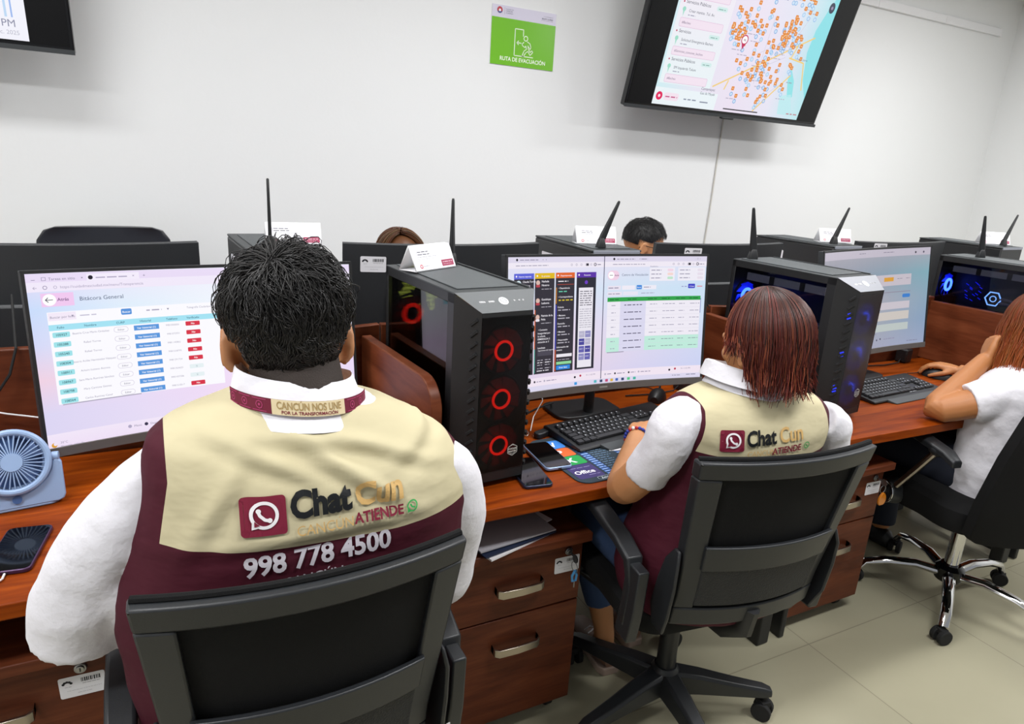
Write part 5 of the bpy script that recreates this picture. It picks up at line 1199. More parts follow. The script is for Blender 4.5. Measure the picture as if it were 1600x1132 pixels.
def short_hair(e, M, s, seed, n, crown, length, colour, cut, wave=.35, top=.03):
    """short wavy hair growing away from a whorl"""
    R = random.Random(seed); c = Vector((0, -.010, .028))*s; rr = Vector((.080, .098, .092))*s; st = []; cr = Vector(crown).normalized()
    for i in range(n):
        z = 1-2*(i+.5)/n; a = i*2.399963; q = math.sqrt(1-z*z); d = Vector((q*math.cos(a), q*math.sin(a), z))
        if not cut(d): continue
        L = length(d)*R.uniform(.75, 1.25); flow = (d-cr*d.dot(cr)); fl = flow.length
        flow = (flow/fl if fl > .05 else Vector((R.uniform(-1, 1), R.uniform(-1, 1), 0)))
        flow = (flow-d*flow.dot(d)).normalized(); side = d.cross(flow)
        clump = noise.noise(d*5.5); clump2 = noise.noise(d*11+Vector((7, 3, 1)))
        flow = (flow+side*(clump*2.6+clump2*1.1)+side*R.gauss(0, .10)).normalized()
        ph = clump2*9+R.uniform(-.3, .3); k = 7; pts = []; dd = d.copy(); lift = .004*s; up = L*R.uniform(.20, .34)*(.35+.9*max(0, clump2+.2)+.5*max(0, d.z-.3))
        ang = L/rr.length*1.7/(k-1)
        for t in range(k):
            x = t/(k-1); hgt = lift+up*math.sin(x*PI*.9)
            w = math.sin(ph+x*4.2)*wave*x
            p = Vector((dd.x*(rr.x+hgt), dd.y*(rr.y+hgt), dd.z*(rr.z+hgt)))+c; pts.append(M @ p)
            fdir = flow+side*w; fdir = (fdir-dd*fdir.dot(dd)).normalized(); dd = (dd+fdir*ang).normalized()
            flow = (flow-dd*flow.dot(dd)).normalized(); side = dd.cross(flow)
        j = R.uniform(.75, 1.5); cc = tuple(x*j for x in colour(d)); st.append((pts, .0011*s, .0004*s, cc, tuple(x*1.25 for x in cc)))
    return hair_mesh(e, st)
def bob_hair(e, M, s, seed, n, zend, part, col, thick=.018, curl=.012, front=.55, face=-.2, flick=.5):
    """straight hair falling from a parting and hugging the head; zend = height of the tips in head units"""
    R = random.Random(seed); c = Vector((0, -.012, .028))*s; rr = Vector((.079, .097, .091))*s; st = []
    for i in range(n):
        az = R.uniform(0, 2*PI); d0 = Vector((math.cos(az), math.sin(az), 0))
        if d0.y > front: continue
        lay = R.random(); h = (.004+thick*lay)*s; start = R.uniform(.02, .55)
        ze = zend(d0)*s+R.gauss(0, .009)*s+(.05*s*R.random() if R.random() < .35 else 0)
        pts = []; th = start; wig = R.uniform(0, 6); amp = R.uniform(.001, .004)*s; px = None
        while th < PI*.52:
            off = Vector((part[0], part[1], 0))*s*max(0, 1-th/1.2)
            p = Vector((d0.x*math.sin(th)*(rr.x+h), d0.y*math.sin(th)*(rr.y+h), math.cos(th)*(rr.z+h)))+c+off
            pts.append(p); th += .16
        p = pts[-1].copy(); k = 0; sgn = 1 if R.random() < .75 else -1
        out = Vector((d0.x, d0.y, 0)).normalized()
        while p.z > ze and k < 60:
            x = (p.z-ze)/(.09*s); inn = curl*(1 if x < .45 else .3)
            p = p+Vector((0, 0, -.012*s))+out*(-inn*.22 if sgn > 0 else inn*flick)*s+Vector((math.sin(wig+k*.9), math.cos(wig+k*.9), 0))*amp*.6; pts.append(p.copy()); k += 1
        if sgn < 0 or lay > .7:
            tang = Vector((-out.y, out.x, 0))*math.sin(az*4+1)
            for q in range(3): p = p+Vector((0, 0, -.006*s))+tang*(.0022*s)+out*(.0022*s if lay > .7 else -.003*s); pts.append(p.copy())
        if len(pts) < 3: continue
        c0, c1 = col(R, az, lay); st.append(([M @ q for q in pts], R.uniform(.0012, .0020)*s, .0006*s, c0, c1))
    return hair_mesh(e, st)
def vest_mat(name, zy, xb, sag, slope=0., cx=0.):
    """tan yoke over burgundy, burgundy binding along the armholes"""
    m = mat(name, '#b9a982', .75, spec=.25); nt = m.node_tree; N = nt.nodes.new; L = nt.links.new; b = nt.nodes['Principled BSDF']
    tc = N('ShaderNodeTexCoord'); sp = N('ShaderNodeSeparateXYZ'); L(tc.outputs['Object'], sp.inputs[0])
    def mth(op, a, bb=None, c=None):
        q = N('ShaderNodeMath'); q.operation = op
        for i, x in enumerate((a, bb, c)):
            if x is None: continue
            if isinstance(x, (int, float)): q.inputs[i].default_value = x
            else: L(x, q.inputs[i])
        return q.outputs[0]
    ax = mth('ABSOLUTE', mth('SUBTRACT', sp.outputs[0], cx)); x2 = mth('MULTIPLY', ax, ax)
    edge = mth('SUBTRACT', mth('MULTIPLY_ADD', x2, sag, zy), mth('MULTIPLY', sp.outputs[0], slope))
    lim = mth('ADD', xb, mth('MULTIPLY', mth('MAXIMUM', mth('SUBTRACT', zy+.10, sp.outputs[2]), 0.), .2))
    front = mth('LESS_THAN', sp.outputs[1], .04)
    k = mth('MULTIPLY', mth('GREATER_THAN', sp.outputs[2], edge), mth('LESS_THAN', ax, lim))
    mx = N('ShaderNodeMix'); mx.data_type = 'RGBA'; mx.inputs[6].default_value = (*hx('#451020'), 1); mx.inputs[7].default_value = (*hx('#c4ba98'), 1)
    L(k, mx.inputs[0]); L(mx.outputs[2], b.inputs['Base Color'])
    n = N('ShaderNodeTexNoise'); n.inputs['Scale'].default_value = 9; n.inputs['Detail'].default_value = 3; mp = N('ShaderNodeMapping'); mp.inputs['Scale'].default_value = (1, 1, 2.2); mp.inputs['Rotation'].default_value = (0, .5, 0)
    bp = N('ShaderNodeBump'); bp.inputs['Strength'].default_value = .25; bp.inputs['Distance'].default_value = .02
    L(tc.outputs['Object'], mp.inputs[0]); L(mp.outputs[0], n.inputs['Vector']); L(n.outputs['Fac'], bp.inputs['Height']); L(bp.outputs['Normal'], b.inputs['Normal'])
    return m
class Emb:
    """raised stitching: flat artwork cast along +y onto the back of a garment; units metres in (x, z)"""
    def __init__(s, vest):
        me = vest.data; s.t = BVHTree.FromPolygons([v.co.copy() for v in me.vertices], [tuple(p.vertices) for p in me.polygons]); s.cache = {}
    def hit(s, x, z):
        h = s.t.ray_cast(Vector((x, -1, z)), Vector((0, 1, 0)))
        return (h[0], h[1] if h[1].y < 0 else -h[1]) if h[0] else (Vector((x, 0, z)), Vector((0, -1, 0)))
    def fmap(s, x0, z0, ang, k=1.0, base=.0022):
        """u right along the slanted line, v down"""
        ca, sa = math.cos(ang), math.sin(ang)
        def f(u, v, L):
            x = x0+u*ca+v*sa*.0; z = z0+u*sa-v*k; p, n = s.hit(x, z); return tuple(p+n*(base+.0007*L))
        return f
def chat_mark(u, bx, by, bs, ch, second=True):
    """maroon badge with a speech bubble and a handset"""
    M_, W_ = '#7a1f36', '#eeeaec'
    q = bs*.1; u.rect(bx+q, by, bx+bs*1.12-q, by+bs, M_, 1); u.rect(bx, by+q, bx+q, by+bs-q, M_, 1); u.rect(bx+bs*1.12-q, by+q, bx+bs*1.12, by+bs-q, M_, 1)
    for x in (bx+q, bx+bs*1.12-q):
        for y in (by+q, by+bs-q): u.circ(x, y, q, M_, 1, 16)
    cx, cy, r = bx+bs*.58, by+bs*.47, bs*.31
    u.ring(cx, cy, r, bs*.085, W_, 2, n=32); u.poly([(cx-r*1.05, cy+r*1.1), (cx-r*.95, cy+r*.25), (cx-r*.25, cy+r*.95)], W_, 2); u.poly([(cx-r*.82, cy+r*.88), (cx-r*.80, cy+r*.42), (cx-r*.38, cy+r*.8)], M_, 3)
    u.line([(cx-r*.48, cy-r*.42), (cx-r*.34, cy+.0), (cx+r*.02, cy+r*.36), (cx+r*.45, cy+r*.48)], r*.26, W_, 3)
    u.circ(cx-r*.42, cy-r*.36, r*.20, W_, 3, 14); u.circ(cx+r*.40, cy+r*.44, r*.20, W_, 3, 14)

# ---------------------------------------------------------------- the man in front
HB = lin((.10, .092, .09))
def man():
    O = Vector((.192, 1.02, 0)); L = lambda *p: Vector(p)-O
    e = empty('person', O, 0, 'man with short wavy black hair in a tan and burgundy vest, seated in front', 'person')
    tilt = lambda p: (p[0]-.035*max(0, min(1, (1.0-p[2])/.15)), p[1]-.02*max(0, (p[2]-.9))*p[0]*8, p[2]-.13*p[0]*max(0, min(1, (p[2]-.75)/.25)))
    prof = [(.47, -.10, .13, .20), (.52, -.125, .15, .22), (.62, -.138, .165, .25), (.75, -.140, .165, .262), (.86, -.142, .155, .268), (.94, -.142, .145, .260), (1.0, -.137, .135, .252), (1.045, -.127, .125, .244), (1.08, -.112, .11, .233), (1.105, -.096, .10, .208), (1.125, -.080, .09, .17), (1.142, -.064, .082, .132), (1.152, -.052, .078, .108)]
    HM = Matrix.Translation((-.026, .070, 1.232)) @ Matrix.Rotation(rad(-2), 4, 'Z') @ Matrix.Rotation(rad(-6), 4, 'X'); hs = 1.10
    aL = [L(.03, 1.02, 1.05), L(-.080, 1.025, .985), L(-.150, 1.06, .83), L(-.06, 1.22, .80), L(.03, 1.375, .795)]; aR = [L(.37, .98, 1.0), L(.42, 1.0, .92), L(.428, 1.05, .765), L(.37, 1.22, .79), L(.31, 1.38, .795)]
    b = MB(); torso(b, prof, -.022, tilt); head(b, HM, hs)
    b.tube([(-.022, .0, 1.09), (-.022, .022, 1.16), (-.024, .05, 1.22)], [.080, .070, .066], 20)
    for a in (aL, aR): limb(b, a, [.030, .034, .040, .036, .027])
    hand(b, aL[-1], (.25, 1, -.12), (0, .1, 1), 1, .35); hand(b, aR[-1], (-.2, 1, -.12), (0, .1, 1), -1, .35)
    for x in (-.10, .10): limb(b, [(x, 0, .57), (x*1.3, .25, .58), (x*1.45, .46, .55), (x*1.45, .44, .3), (x*1.45, .40, .09)], [.085, .075, .058, .05, .035])
    bo = fuse('body', b, .006, 3, SKIN_A, e)
    face_parts(e, HM, hs)
    s = MB(); torso(s, prof, -.007, tilt)
    sl = [L(.03, 1.03, 1.062), L(-.022, 1.03, 1.052), L(-.074, 1.022, 1.005), L(-.118, 1.03, .935), L(-.145, 1.05, .86), L(-.158, 1.07, .79)]
    limb(s, sl, [.040, .048, .053, .060, .072, .074], 20)
    s.tube([L(-.125, 1.02, .93), L(-.10, 1.02, .88), L(-.088, 1.03, .84), L(-.085, 1.05, .82)], [.042, .046, .046, .040], 16)
    sr = [L(.36, .975, 1.03), L(.40, .985, 1.005), L(.425, 1.0, .93), L(.428, 1.03, .84), L(.428, 1.05, .76), L(.428, 1.06, .72)]
    limb(s, sr, [.042, .055, .060, .063, .062, .056], 20)
    sh = fuse('shirt', s, .007, 4, SHIRT, e)
    def folds(c, n):                                                      # soft cloth folds on the sleeves
        if abs(c.x) > .2: return c+n*(.0075*noise.noise(Vector((c.x*8, c.y*8, c.z*13)))+.0016*noise.noise(c*26))
        return c
    displace(sh, folds)
    # stand-up collar
    c = MB(); rg = []
    for z, k, dz in ((1.126, 1.22, 0), (1.150, 1.08, 0), (1.182, .98, 0), (1.186, .955, 0), (1.180, .93, 0), (1.140, .96, 0)):
        rg.append([(-.022+.092*k*math.cos(a), .018+.082*k*math.sin(a)+(z-1.15)*.5, z-.12*.1*math.cos(a)-.014*max(0, math.sin(a))) for a in [2*PI*i/40 for i in range(40)]])
    c.loft(rg, caps=False); c.build('shirt_collar', SHIRT, e)
    vm = vest_mat('vest_cloth', .972, .213, .25, .02)
    vmesh = MB(); prof2 = [p for p in prof]; torso(vmesh, [q for q in prof2], .003, tilt)
    vo = fuse('vest', vmesh, .006, 6, vm, e)
    def creases(c, n):
        back = 1 if c.y < 0 else .3
        fold = 0
        for fx, fz, ang, ln, wd, am in ((.02, 1.075, -.62, .09, .011, .009), (-.09, 1.10, -.45, .08, .010, .006), (.09, 1.088, -.35, .07, .009, .007), (-.02, 1.115, -.15, .10, .009, .005), (.15, 1.10, .5, .06, .012, .006), (-.16, 1.04, 1.0, .07, .013, .006), (.0, .99, .04, .2, .010, .004)):
            dx, dz = c.x-fx, c.z-fz; a_ = dx*math.cos(ang)+dz*math.sin(ang); b_ = -dx*math.sin(ang)+dz*math.cos(ang); fold += am*math.exp(-(a_/ln)**2)*(math.exp(-(b_/wd)**2)-.7*math.exp(-((b_+wd*1.9)/wd)**2))
        return c+n*back*(fold+.004*noise.noise(Vector((c.x*6+c.z*9, c.y*4, c.z*11-c.x*7))))
    displace(vo, creases)
    vo.data.update()
    E_ = Emb(vo)
    # embroidery
    u = UI(E_.fmap(-.128, 1.058, -.02, 1.0), .008)
    chat_mark(u, 0, .004, .054, 0)
    u.build('embroidered_badge', PRINT, e)
    u = UI(E_.fmap(-.062, 1.018, .02), .01); u.text(0, 0, 'Chat', .050, '#17191c', 1, .045, sx=.86); u.build('embroidered_word', PRINT, e)
    u = UI(E_.fmap(.030, 1.020, .02), .01); u.text(0, 0, 'Cun', .050, '#c9a468', 1, .035, sx=.86); u.build('embroidered_word', PRINT, e)
    u = UI(E_.fmap(-.056, .992, .015), .01); u.text(0, 0, 'CANCÚN', .0205, '#c9a468', 1, -.006, sx=.92); u.text(.083, -.002, 'ATIENDE', .0215, '#7a1f36', 1, .03, sx=.86)
    x, y = .172, -.0105; u.ring(x, y, .0075, .0022, '#3aa255', 1); u.poly([(x-.008, y+.009), (x-.0078, y+.002), (x-.002, y+.0076)], '#3aa255', 1); u.line([(x-.0035, y-.003), (x-.001, y+.0015), (x+.0035, y+.0033)], .0024, '#3aa255', 2)
    u.build('embroidered_word', PRINT, e)
    u = UI(E_.fmap(-.128, .940, .03), .01); u.text(0, 0, '998 778 4500', .041, '#c9c4cc', 1, .03, sx=.92); u.text(.05, .026, 'CANCÚN', .020, '#c9c4cc', 1, .01); u.build('embroidered_number', PRINT, e)
    # lanyard round the neck
    rr = .104
    f = lambda x, v, Lr: tuple(Vector((-.022+rr*math.sin(x/rr)*1.0, .014-(rr*.90+.0006*Lr)*math.cos(x/rr)+(1.168-v-1.15)*.35, 1.1685-v-.12*.1*math.sin(x/rr))))
    u = UI(f, .01); u.rect(-.135, 0, .135, .021, '#6a1830', 0); u.rect(-.053, 0, .057, .021, '#d9c8a2', 1); u.text(.002, .0125, 'CANCÚN NOS UNE', .0145, '#a58a5a', 2, .016, 'c', .74); u.text(.002, .0188, 'POR LA TRANSFORMACIÓN', .0062, '#7a2438', 2, .02, 'c', 1.06)
    for x0 in (-.125, -.098, -.072, .074, .098, .122):
        u.ring(x0, .0105, .0052, .0012, '#a83a68', 2, n=8); u.rect(x0-.011, .002, x0+.011, .003, '#a83a68', 2); u.rect(x0-.011, .018, x0+.011, .019, '#a83a68', 2); u.circ(x0, .0105, .0018, '#a83a68', 2, 8)
    u.build('lanyard', PRINT, e)
    # trousers and shoes
    t = MB()
    for x in (-.10, .10): limb(t, [(x, -.02, .56), (x*1.3, .25, .57), (x*1.45, .46, .54), (x*1.45, .44, .3), (x*1.45, .40, .08)], [.105, .09, .075, .068, .06])
    t.sphere((0, 0, .55), (.20, .14, .09)); fuse('trousers', t, .01, 3, mat('dark_trousers', '#1d2230', .85), e)
    for x in (-.145, .145):
        q = MB(); q.loft([[(x+a*w, y, max(0, z0+h*b)) for a, b in [(math.cos(k*PI/8), .5+.5*math.sin(k*PI/8)) for k in range(16)]] for y, w, z0, h in ((.33, .02, 0, .06), (.35, .036, 0, .085), (.42, .04, 0, .09), (.50, .046, 0, .06), (.58, .04, 0, .045), (.61, .015, 0, .03))]); q.build('shoe', BLK, e, fixn=True)
    # hair
    def cut(d):
        return d.z > (-.80 if d.y < -.15 else -.80+1.1*(d.y+.15)) and not (abs(d.x) > .62 and d.z < -.22 and d.y > -.42)
    bt = BVHTree.FromPolygons([v.co.copy() for v in bo.data.vertices], [tuple(p.vertices) for p in bo.data.polygons]); nv = []
    for j in range(11):
        for i in range(31):
            t = j/10; a = rad(-162+144*i/30); c = Vector((-.024, .03+.03*t, 1.150+.095*t)); d = Vector((math.cos(a), math.sin(a), 0))
            h = bt.ray_cast(c+d*.3, -d); nv.append(tuple(h[0]+h[1]*.0025) if h[0] else tuple(c+d*.07))
    nm = bpy.data.meshes.new('nape_hair'); nm.from_pydata(nv, [], [(j*31+i, j*31+i+1, j*31+32+i, j*31+31+i) for j in range(10) for i in range(30)]); nm.materials.append(mat('nape_hair', '#2c211b', .7, bump=(500, .5, .002))); nm.polygons.foreach_set('use_smooth', [True]*len(nm.polygons))
    no = bpy.data.objects.new('nape_hair', nm); COL.objects.link(no); no.parent = e
    hair_cap(e, HM, (0, -.012*hs, .028*hs), (.0795*hs, .0975*hs, .0915*hs), cut, lin((.075, .068, .066)))
    ln = lambda d: .012+.046*max(0, min(1, (d.z+.15)/.75))
    short_hair(e, HM, hs*1.005, 4, 9000, (-.30, -.42, .84), ln, lambda d: HB if d.z > -.35 else lin((.11, .09, .08)), cut, .9)
man()

# ---------------------------------------------------------------- the short haired woman
def woman():
    O = Vector((1.165, 1.06, 0)); yaw = rad(-8); e = empty('person', O, yaw, 'woman with a dark red bob in a tan and burgundy vest at the middle desk', 'person')
    inv = Matrix.Rotation(-yaw, 3, 'Z'); L = lambda *p: inv @ (Vector(p)-O)
    prof = [(.50, -.12, .20, .215), (.55, -.13, .225, .222), (.66, -.122, .20, .212), (.75, -.112, .165, .19), (.85, -.116, .14, .178), (.92, -.120, .145, .202), (.965, -.115, .13, .210), (1.0, -.102, .11, .205), (1.025, -.088, .09, .184), (1.045, -.072, .075, .145), (1.06, -.058, .066, .10), (1.068, -.05, .06, .082)]
    tw = lambda p: (p[0]+.02*max(0, min(1, (p[2]-.8)/.12)), p[1], p[2])
    HM = Matrix.Translation(L(1.198, 1.06, 1.150)) @ Matrix.Rotation(rad(13), 4, 'Z') @ Matrix.Rotation(rad(-10), 4, 'X'); hs = .95
    aL = [L(.975, 1.05, .975), L(.952, 1.09, .885), L(.942, 1.17, .785), L(1.055, 1.29, .797), L(1.155, 1.400, .803)]; aR = [L(1.365, .98, .96), L(1.42, 1.04, .85), L(1.43, 1.16, .79), L(1.42, 1.29, .79), L(1.40, 1.42, .795)]
    b = MB(); torso(b, prof, -.02, tw); head(b, HM, hs, .9)
    b.tube([(0, .0, 1.02), L(1.18, 1.045, 1.07), L(1.195, 1.05, 1.12)], [.062, .052, .052], 20)
    for a in (aL, aR): limb(b, a, [.032, .044, .043, .036, .025])
    hand(b, aL[-1], (.66, .70, -.06), (-.3, .1, 1), 1, .9, 1.0, .06, .9); hand(b, aR[-1], (.0, 1, -.15), (0, .1, 1), -1, .4, .92)
    hip = lambda x: [(x, 0, .55), (x*1.1, .22, .56)]
    kL = [L(1.06, 1.05, .55), L(1.055, 1.28, .56), L(1.07, 1.50, .53), L(1.10, 1.46, .34), L(1.13, 1.425, .15), L(1.14, 1.43, .07)]; kR = [L(1.25, 1.05, .55), L(1.27, 1.28, .56), L(1.29, 1.50, .53), L(1.29, 1.50, .34), L(1.29, 1.48, .15), L(1.29, 1.50, .07)]
    for k in (kL, kR): limb(b, k, [.08, .07, .055, .046, .032, .034])
    fuse('body', b, .005, 3, SKIN_B, e); face_parts(e, HM, hs)
    s = MB(); torso(s, prof, -.006, tw)
    limb(s, [L(1.02, 1.07, .995), L(.972, 1.06, .982), L(.958, 1.065, .93), L(.952, 1.09, .885), L(.950, 1.11, .85)], [.050, .056, .054, .053, .053], 20); limb(s, [L(1.35, .985, .98), L(1.385, .99, .960), L(1.415, 1.01, .90), L(1.43, 1.045, .84), L(1.435, 1.075, .80)], [.042, .056, .060, .058, .054], 20)
    sh = fuse('blouse', s, .006, 4, SHIRT, e)
    displace(sh, lambda c, n: c+n*(.006*noise.noise(Vector((c.x*10, c.y*10, c.z*18)))+.0015*noise.noise(c*30)) if abs(c.x) > .18 else c)
    c = MB(); rg = []
    for z, k in ((1.045, 1.22), (1.06, 1.08), (1.088, 1.0), (1.096, 1.02), (1.094, 1.10), (1.062, 1.30)):
        rg.append([((.083*k)*math.cos(a)+.012, .012+.075*k*math.sin(a)+(z-1.05)*.3, z-.012*max(0, math.sin(a))+.018*max(0, -math.cos(a))*(1 if k > 1.01 or z > 1.09 else .6)) for a in [2*PI*i/36 for i in range(36)]])
    c.loft(rg, caps=False); c.build('blouse_collar', SHIRT, e)
    vm = vest_mat('vest_cloth_small', .925, .160, .28, .02, .02); t = MB(); torso(t, prof, .003, tw); vo = fuse('vest', t, .006, 6, vm, e)
    displace(vo, lambda c, n: c+n*(.004*noise.noise(Vector((c.x*7, c.y*5, c.z*12)))+.002*noise.noise(c*22)))
    E_ = Emb(vo)
    u = UI(E_.fmap(-.118, .992, .03), .008); chat_mark(u, 0, .0, .046, 0); u.build('embroidered_badge', PRINT, e)
    u = UI(E_.fmap(-.062, .958, .05), .01); u.text(0, 0, 'Chat', .045, '#17191c', 1, .03, sx=.84); u.build('embroidered_word', PRINT, e)
    u = UI(E_.fmap(.022, .962, .05), .01); u.text(0, 0, 'Cun', .044, '#c9a468', 1, .02, sx=.88); u.build('embroidered_word', PRINT, e)
    u = UI(E_.fmap(-.058, .934, .05), .01); u.text(0, 0, 'CANCÚN', .018, '#c9a468', 1, -.006, sx=.9); u.text(.062, 0, 'ATIENDE', .0205, '#7a1f36', 1, .026, sx=.95); x, y = .157, -.0085; u.ring(x, y, .0068, .002, '#3aa255', 1); u.line([(x-.003, y-.003), (x-.001, y+.0012), (x+.003, y+.003)], .002, '#3aa255', 2); u.build('embroidered_word', PRINT, e)
    # jeans, shoes, jewellery
    t = MB()
    limb(t, [L(1.06, 1.03, .55)]+kL[1:4]+[L(1.12, 1.44, .23)], [.09, .078, .066, .056, .048]); limb(t, [L(1.25, 1.03, .55)]+kR[1:4]+[L(1.29, 1.49, .285)], [.098, .086, .07, .058, .05]); t.sphere((0, 0, .545), (.185, .13, .085)); fuse('jeans', t, .009, 3, DENIM, e)
    SH = mat('tan_leather', '#7d5c4b', .55); SO = mat('shoe_sole', '#a28d80', .7)
    for bx, by, dr in ((1.14, 1.385, .10), (1.29, 1.46, .02)):
        R = Matrix.Translation(L(bx, by, 0)) @ Matrix.Rotation(-yaw-dr, 4, 'Z')
        q = MB(); q.loft([[(a*w, y, .022+max(0, z0+h*bb)) for a, bb in [(math.cos(k*PI/8), .5+.5*math.sin(k*PI/8)) for k in range(16)]] for y, w, z0, h in ((-.005, .022, 0, .06), (.012, .034, 0, .078), (.06, .036, 0, .076), (.11, .038, 0, .05), (.18, .040, 0, .034), (.225, .028, 0, .026), (.238, .01, 0, .015))], M=R); o = q.build('shoe', SH, e, fixn=True)
        q = MB(); q.prism([(x*k, y) for x, y, k in [(.026, -.012, 1), (.038, .01, 1), (.036, .09, 1), (.045, .16, 1), (.038, .22, 1), (.0, .247, 1), (-.038, .22, 1), (-.045, .16, 1), (-.036, .09, 1), (-.038, .01, 1), (-.026, -.012, 1)]], 0, .026, M=R); q.build('sole', SO, o, .004)
        q = MB()
        for y in (.085, .11, .135): q.tube([(-.022, y, .072-.25*(y-.085)), (0, y+.006, .088-.45*(y-.085)), (.022, y, .072-.25*(y-.085))], .003, 6, M=R)
        q.build('laces', PAPER, o)
    er = HM @ Vector((-.086, -.004, -.048)); q = MB(); q.torus(er+Vector((0, 0, -.010)), .009, .0022, 'x', 20, 8); q.sphere(er, .0035, 8, 6); q.build('earring', STEEL, e)
    wr = aL[-1]*.75+aL[-2]*.25; ax = (aL[-1]-aL[-2]).normalized(); f0, f1 = frame_from(ax); q = MB()
    for k in range(22):
        a = 2*PI*k/22; q.sphere(wr+(f0*math.cos(a)+f1*math.sin(a))*.0325, .0052, 8, 6, m=(0, 0, 0, 1, 2, 1)[k % 6])
    q.build('bead_bracelet', [mat('blue_bead', '#2a3a9c', .3), mat('red_bead', '#b0242c', .3), WHT], e)
    # red bob
    rt, md, tp = lin((.17, .09, .07)), lin((.44, .15, .11)), lin((.70, .37, .24))
    def col(R, az, lay):
        j = R.uniform(.7, 1.25); k = R.random()
        t = md if k < .62 else tp if k < .80 else rt
        return tuple(x*j for x in (rt if k < .85 else md)), tuple(x*j for x in t)
    hair_cap(e, HM, (0, -.012*hs, .028*hs), (.081*hs, .099*hs, .093*hs), lambda d: d.z > (-.55 if d.y < .0 else -.55+(d.y)*1.7) and not (d.x < -.35 and d.y > -.2 and d.z < .0), lin((.14, .06, .05)))
    bob_hair(e, HM, hs*1.01, 8, 5200, lambda d: -.080+.05*max(0, d.x-.1)+(.095 if d.x < -.15 and d.y > -.12 else 0), (.012, .01), col, .017, .012, .38, flick=-.05)
woman()

# ---------------------------------------------------------------- the woman at the right edge
def right_woman():
    O = Vector((2.60, 1.14, 0)); e = empty('person', O, 0, 'woman in white with long copper hair resting her head on one hand', 'person')
    L = lambda *p: Vector(p)-O
    prof = [(.46, -.10, .13, .19), (.54, -.12, .14, .195), (.64, -.115, .14, .185), (.74, -.115, .14, .185), (.82, -.118, .145, .19), (.87, -.11, .13, .192), (.905, -.095, .11, .18), (.93, -.075, .09, .15), (.95, -.06, .075, .11), (.962, -.05, .068, .085)]
    HM = Matrix.Translation(L(2.655, 1.175, 1.06)) @ Matrix.Rotation(rad(-22), 4, 'Z') @ Matrix.Rotation(rad(12), 4, 'Y') @ Matrix.Rotation(rad(-8), 4, 'X')
    aL = [L(2.48, 1.13, .875), L(2.40, 1.18, .835), L(2.315, 1.262, .792), L(2.43, 1.262, .875), L(2.535, 1.258, .955)]
    aR = [L(2.77, 1.15, .87), L(2.86, 1.22, .82), L(2.94, 1.34, .79), L(2.925, 1.44, .79), L(2.90, 1.53, .795)]
    b = MB(); torso(b, prof, -.018); head(b, HM, .98, .9); b.tube([(.02, .01, .92), (.08, .03, .97), (.12, .045, 1.0)], [.06, .05, .05], 18)
    limb(b, aL, [.056, .052, .043, .036, .026]); limb(b, aR, [.055, .05, .042, .036, .026])
    hand(b, aL[-1], (.45, .10, .75), (-.55, .65, .45), -1, 1.15, .95, .05, .8); hand(b, aR[-1], (-.35, .9, .02), (0, 0, 1), -1, .45, .95, .12)
    for x in (-.09, .09): limb(b, [(x, .02, .54), (x*1.1, .25, .55), (x*1.2, .44, .52), (x*1.2, .46, .3), (x*1.2, .44, .08)], [.08, .07, .055, .045, .034])
    fuse('body', b, .005, 3, SKIN_C, e); face_parts(e, HM, .98)
    s = MB(); torso(s, prof, 0); limb(s, [L(2.53, 1.12, .90), L(2.49, 1.135, .875), L(2.44, 1.165, .85), L(2.385, 1.20, .825)], [.052, .068, .072, .066], 20); limb(s, [L(2.70, 1.14, .9), L(2.77, 1.15, .87), L(2.84, 1.2, .835)], [.052, .066, .064], 20)
    sh = fuse('blouse', s, .006, 4, SHIRT, e)
    displace(sh, lambda c, n: c+n*(.006*noise.noise(Vector((c.x*9, c.y*9, c.z*16)))+.0015*noise.noise(c*30)))
    t = MB()
    for x in (-.09, .09): limb(t, [(x, 0, .54), (x*1.1, .25, .55), (x*1.2, .44, .52), (x*1.2, .46, .3), (x*1.2, .44, .1)], [.10, .09, .074, .062, .055])
    t.sphere((0, .0, .54), (.19, .13, .085)); fuse('trousers', t, .01, 3, MATS['dark_trousers'], e)
    for x in (-.108, .108):
        q = MB(); q.loft([[(x+a*w, y, max(0, h*bb)) for a, bb in [(math.cos(k*PI/8), .5+.5*math.sin(k*PI/8)) for k in range(16)]] for y, w, h in ((.38, .02, .06), (.40, .034, .08), (.47, .038, .08), (.55, .042, .05), (.63, .03, .035))]); q.build('shoe', BLK, e, fixn=True)
    c0, c1 = lin((.36, .17, .07)), lin((.70, .36, .16))
    col = lambda R, az, lay: (tuple(x*R.uniform(.7, 1.2) for x in c0), tuple(x*R.uniform(.7, 1.2) for x in c1))
    hair_cap(e, HM, (0, -.012, .028), (.081, .099, .093), lambda d: d.z > (-.6 if d.y < .2 else -.6+(d.y-.2)*1.6), c0)
    bob_hair(e, HM, 1.03, 9, 3800, lambda d: -.20+.03*d.y, (0, .01), col, .028, .004, .80)
right_woman()

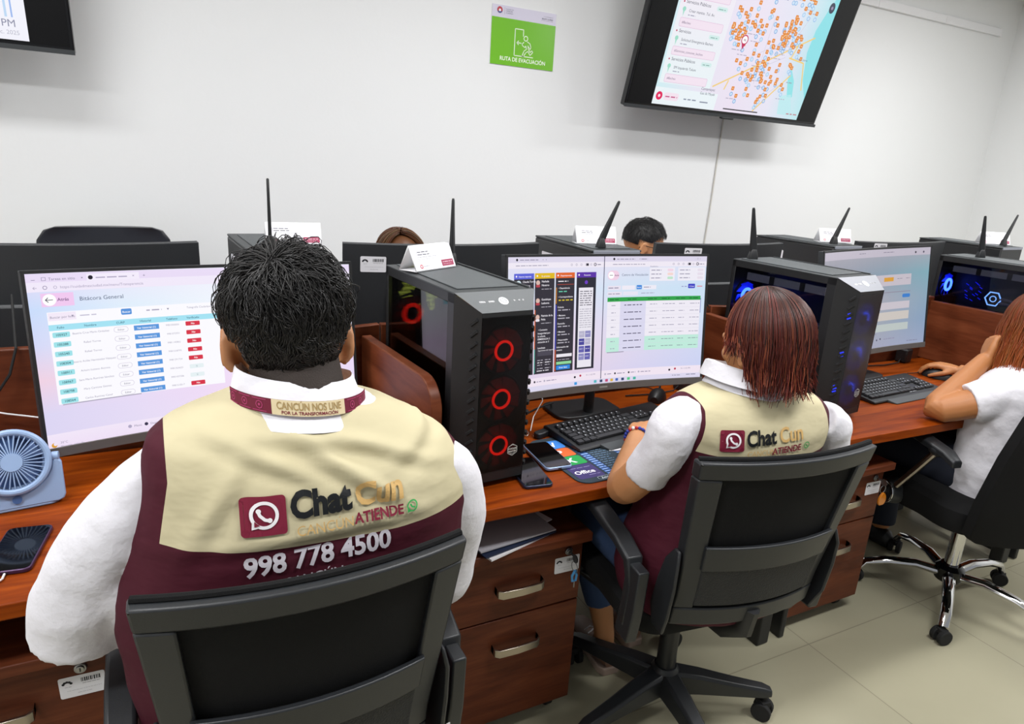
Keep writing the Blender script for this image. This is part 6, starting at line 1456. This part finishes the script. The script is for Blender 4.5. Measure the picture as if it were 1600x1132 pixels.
# ---------------------------------------------------------------- people on the far side
def far_person(O, label, yaw, headc, hs, skin, hairkind, glasses=False, hx_=.0):
    O = Vector(O); e = empty('person', O, yaw, label, 'person')
    zt = headc[2]-.16
    prof = [(.48, -.11, .13, .18), (.62, -.12, .14, .18), (zt-.28, -.12, .14, .19), (zt-.12, -.11, .13, .20), (zt-.06, -.09, .10, .18), (zt-.02, -.06, .08, .11)]
    HM = Matrix.Translation(headc) @ Matrix.Rotation(hx_, 4, 'Z') @ Matrix.Rotation(rad(-14), 4, 'X')
    b = MB(); torso(b, prof, -.015); head(b, HM, hs); b.tube([(0, 0, zt-.04), (headc[0], headc[1]-.03, headc[2]-.06)], [.06, .054], 18)
    arms = [[(s*.19, .0, zt-.08), (s*.24, .10, .88), (s*.22, .28, .79), (s*.12, .42, .795)] for s in (-1, 1)]
    for a in arms: limb(b, a, [.055, .045, .037, .027])
    hand(b, arms[0][-1], (.2, 1, -.1), (0, .1, 1), 1, .4); hand(b, arms[1][-1], (-.2, 1, -.1), (0, .1, 1), -1, .4)
    for x in (-.1, .1): limb(b, [(x, 0, .55), (x, .4, .55), (x, .42, .3), (x, .4, .06)], [.08, .06, .05, .036])
    fuse('body', b, .007, 3, skin, e); face_parts(e, HM, hs)
    s = MB(); torso(s, prof, 0)
    for a in arms: limb(s, a[:2], [.068, .06])
    fuse('shirt', s, .009, 3, SHIRT, e)
    t = MB()
    for x in (-.1, .1): limb(t, [(x, 0, .55), (x, .4, .55), (x, .42, .3), (x, .4, .06)], [.1, .075, .065, .055])
    fuse('trousers', t, .012, 2, MATS['dark_trousers'], e)
    if hairkind == 'short':
        cut = lambda d: d.z > -.30+.95*max(0, d.y-.10) and not (abs(d.x) > .78 and d.z < -.05 and d.y > -.2)
        hair_cap(e, HM, (0, -.012*hs, .028*hs), (.080*hs, .098*hs, .092*hs), cut, lin((.07, .065, .065)))
        short_hair(e, HM, hs, 12, 2600, (0, -.4, .9), lambda d: .008+.022*max(0, d.z), lambda d: lin((.09, .085, .085)), cut, .3)
    else:
        c0, c1 = lin((.36, .22, .12)), lin((.55, .36, .20)); col = lambda R, az, lay: (tuple(x*R.uniform(.7, 1.2) for x in c0), c1)
        hair_cap(e, HM, (0, -.012, .028), (.081, .099, .093), lambda d: d.z > -.5+max(0, d.y)*.9, c0)
        bob_hair(e, HM, 1.03, 19, 1800, lambda d: -.16, (.015, .02), col, .02, .004, .45)
    if glasses:
        g = MB()
        for k in (-1, 1):
            g.torus(tuple(q*hs for q in (k*.034, .094, .002)), .022*hs, .0016, 'y', 24, 6, M=HM); g.tube([tuple(q*hs for q in p) for p in ((k*.056, .092, .008), (k*.079, .05, .010), (k*.083, -.01, .008), (k*.082, -.028, -.008))], .0016, 6, M=HM)
        g.tube([(-.012*hs, .096*hs, .004*hs), (0, .100*hs, .007*hs), (.012*hs, .096*hs, .004*hs)], .0016, 6, M=HM); g.build('glasses', BLKG, e)
    return e
far_person((2.03, 2.72, 0), 'man with short black hair and glasses behind the far monitor right of centre', PI, (0.02, .16, 1.175), 1.0, SKIN_B, 'short', True, rad(58))
far_person((.885, 2.82, 0), 'person whose brown hair just shows above the stickered monitor at centre left', PI, (0, .08, 1.085), 1.0, SKIN_B, 'long')
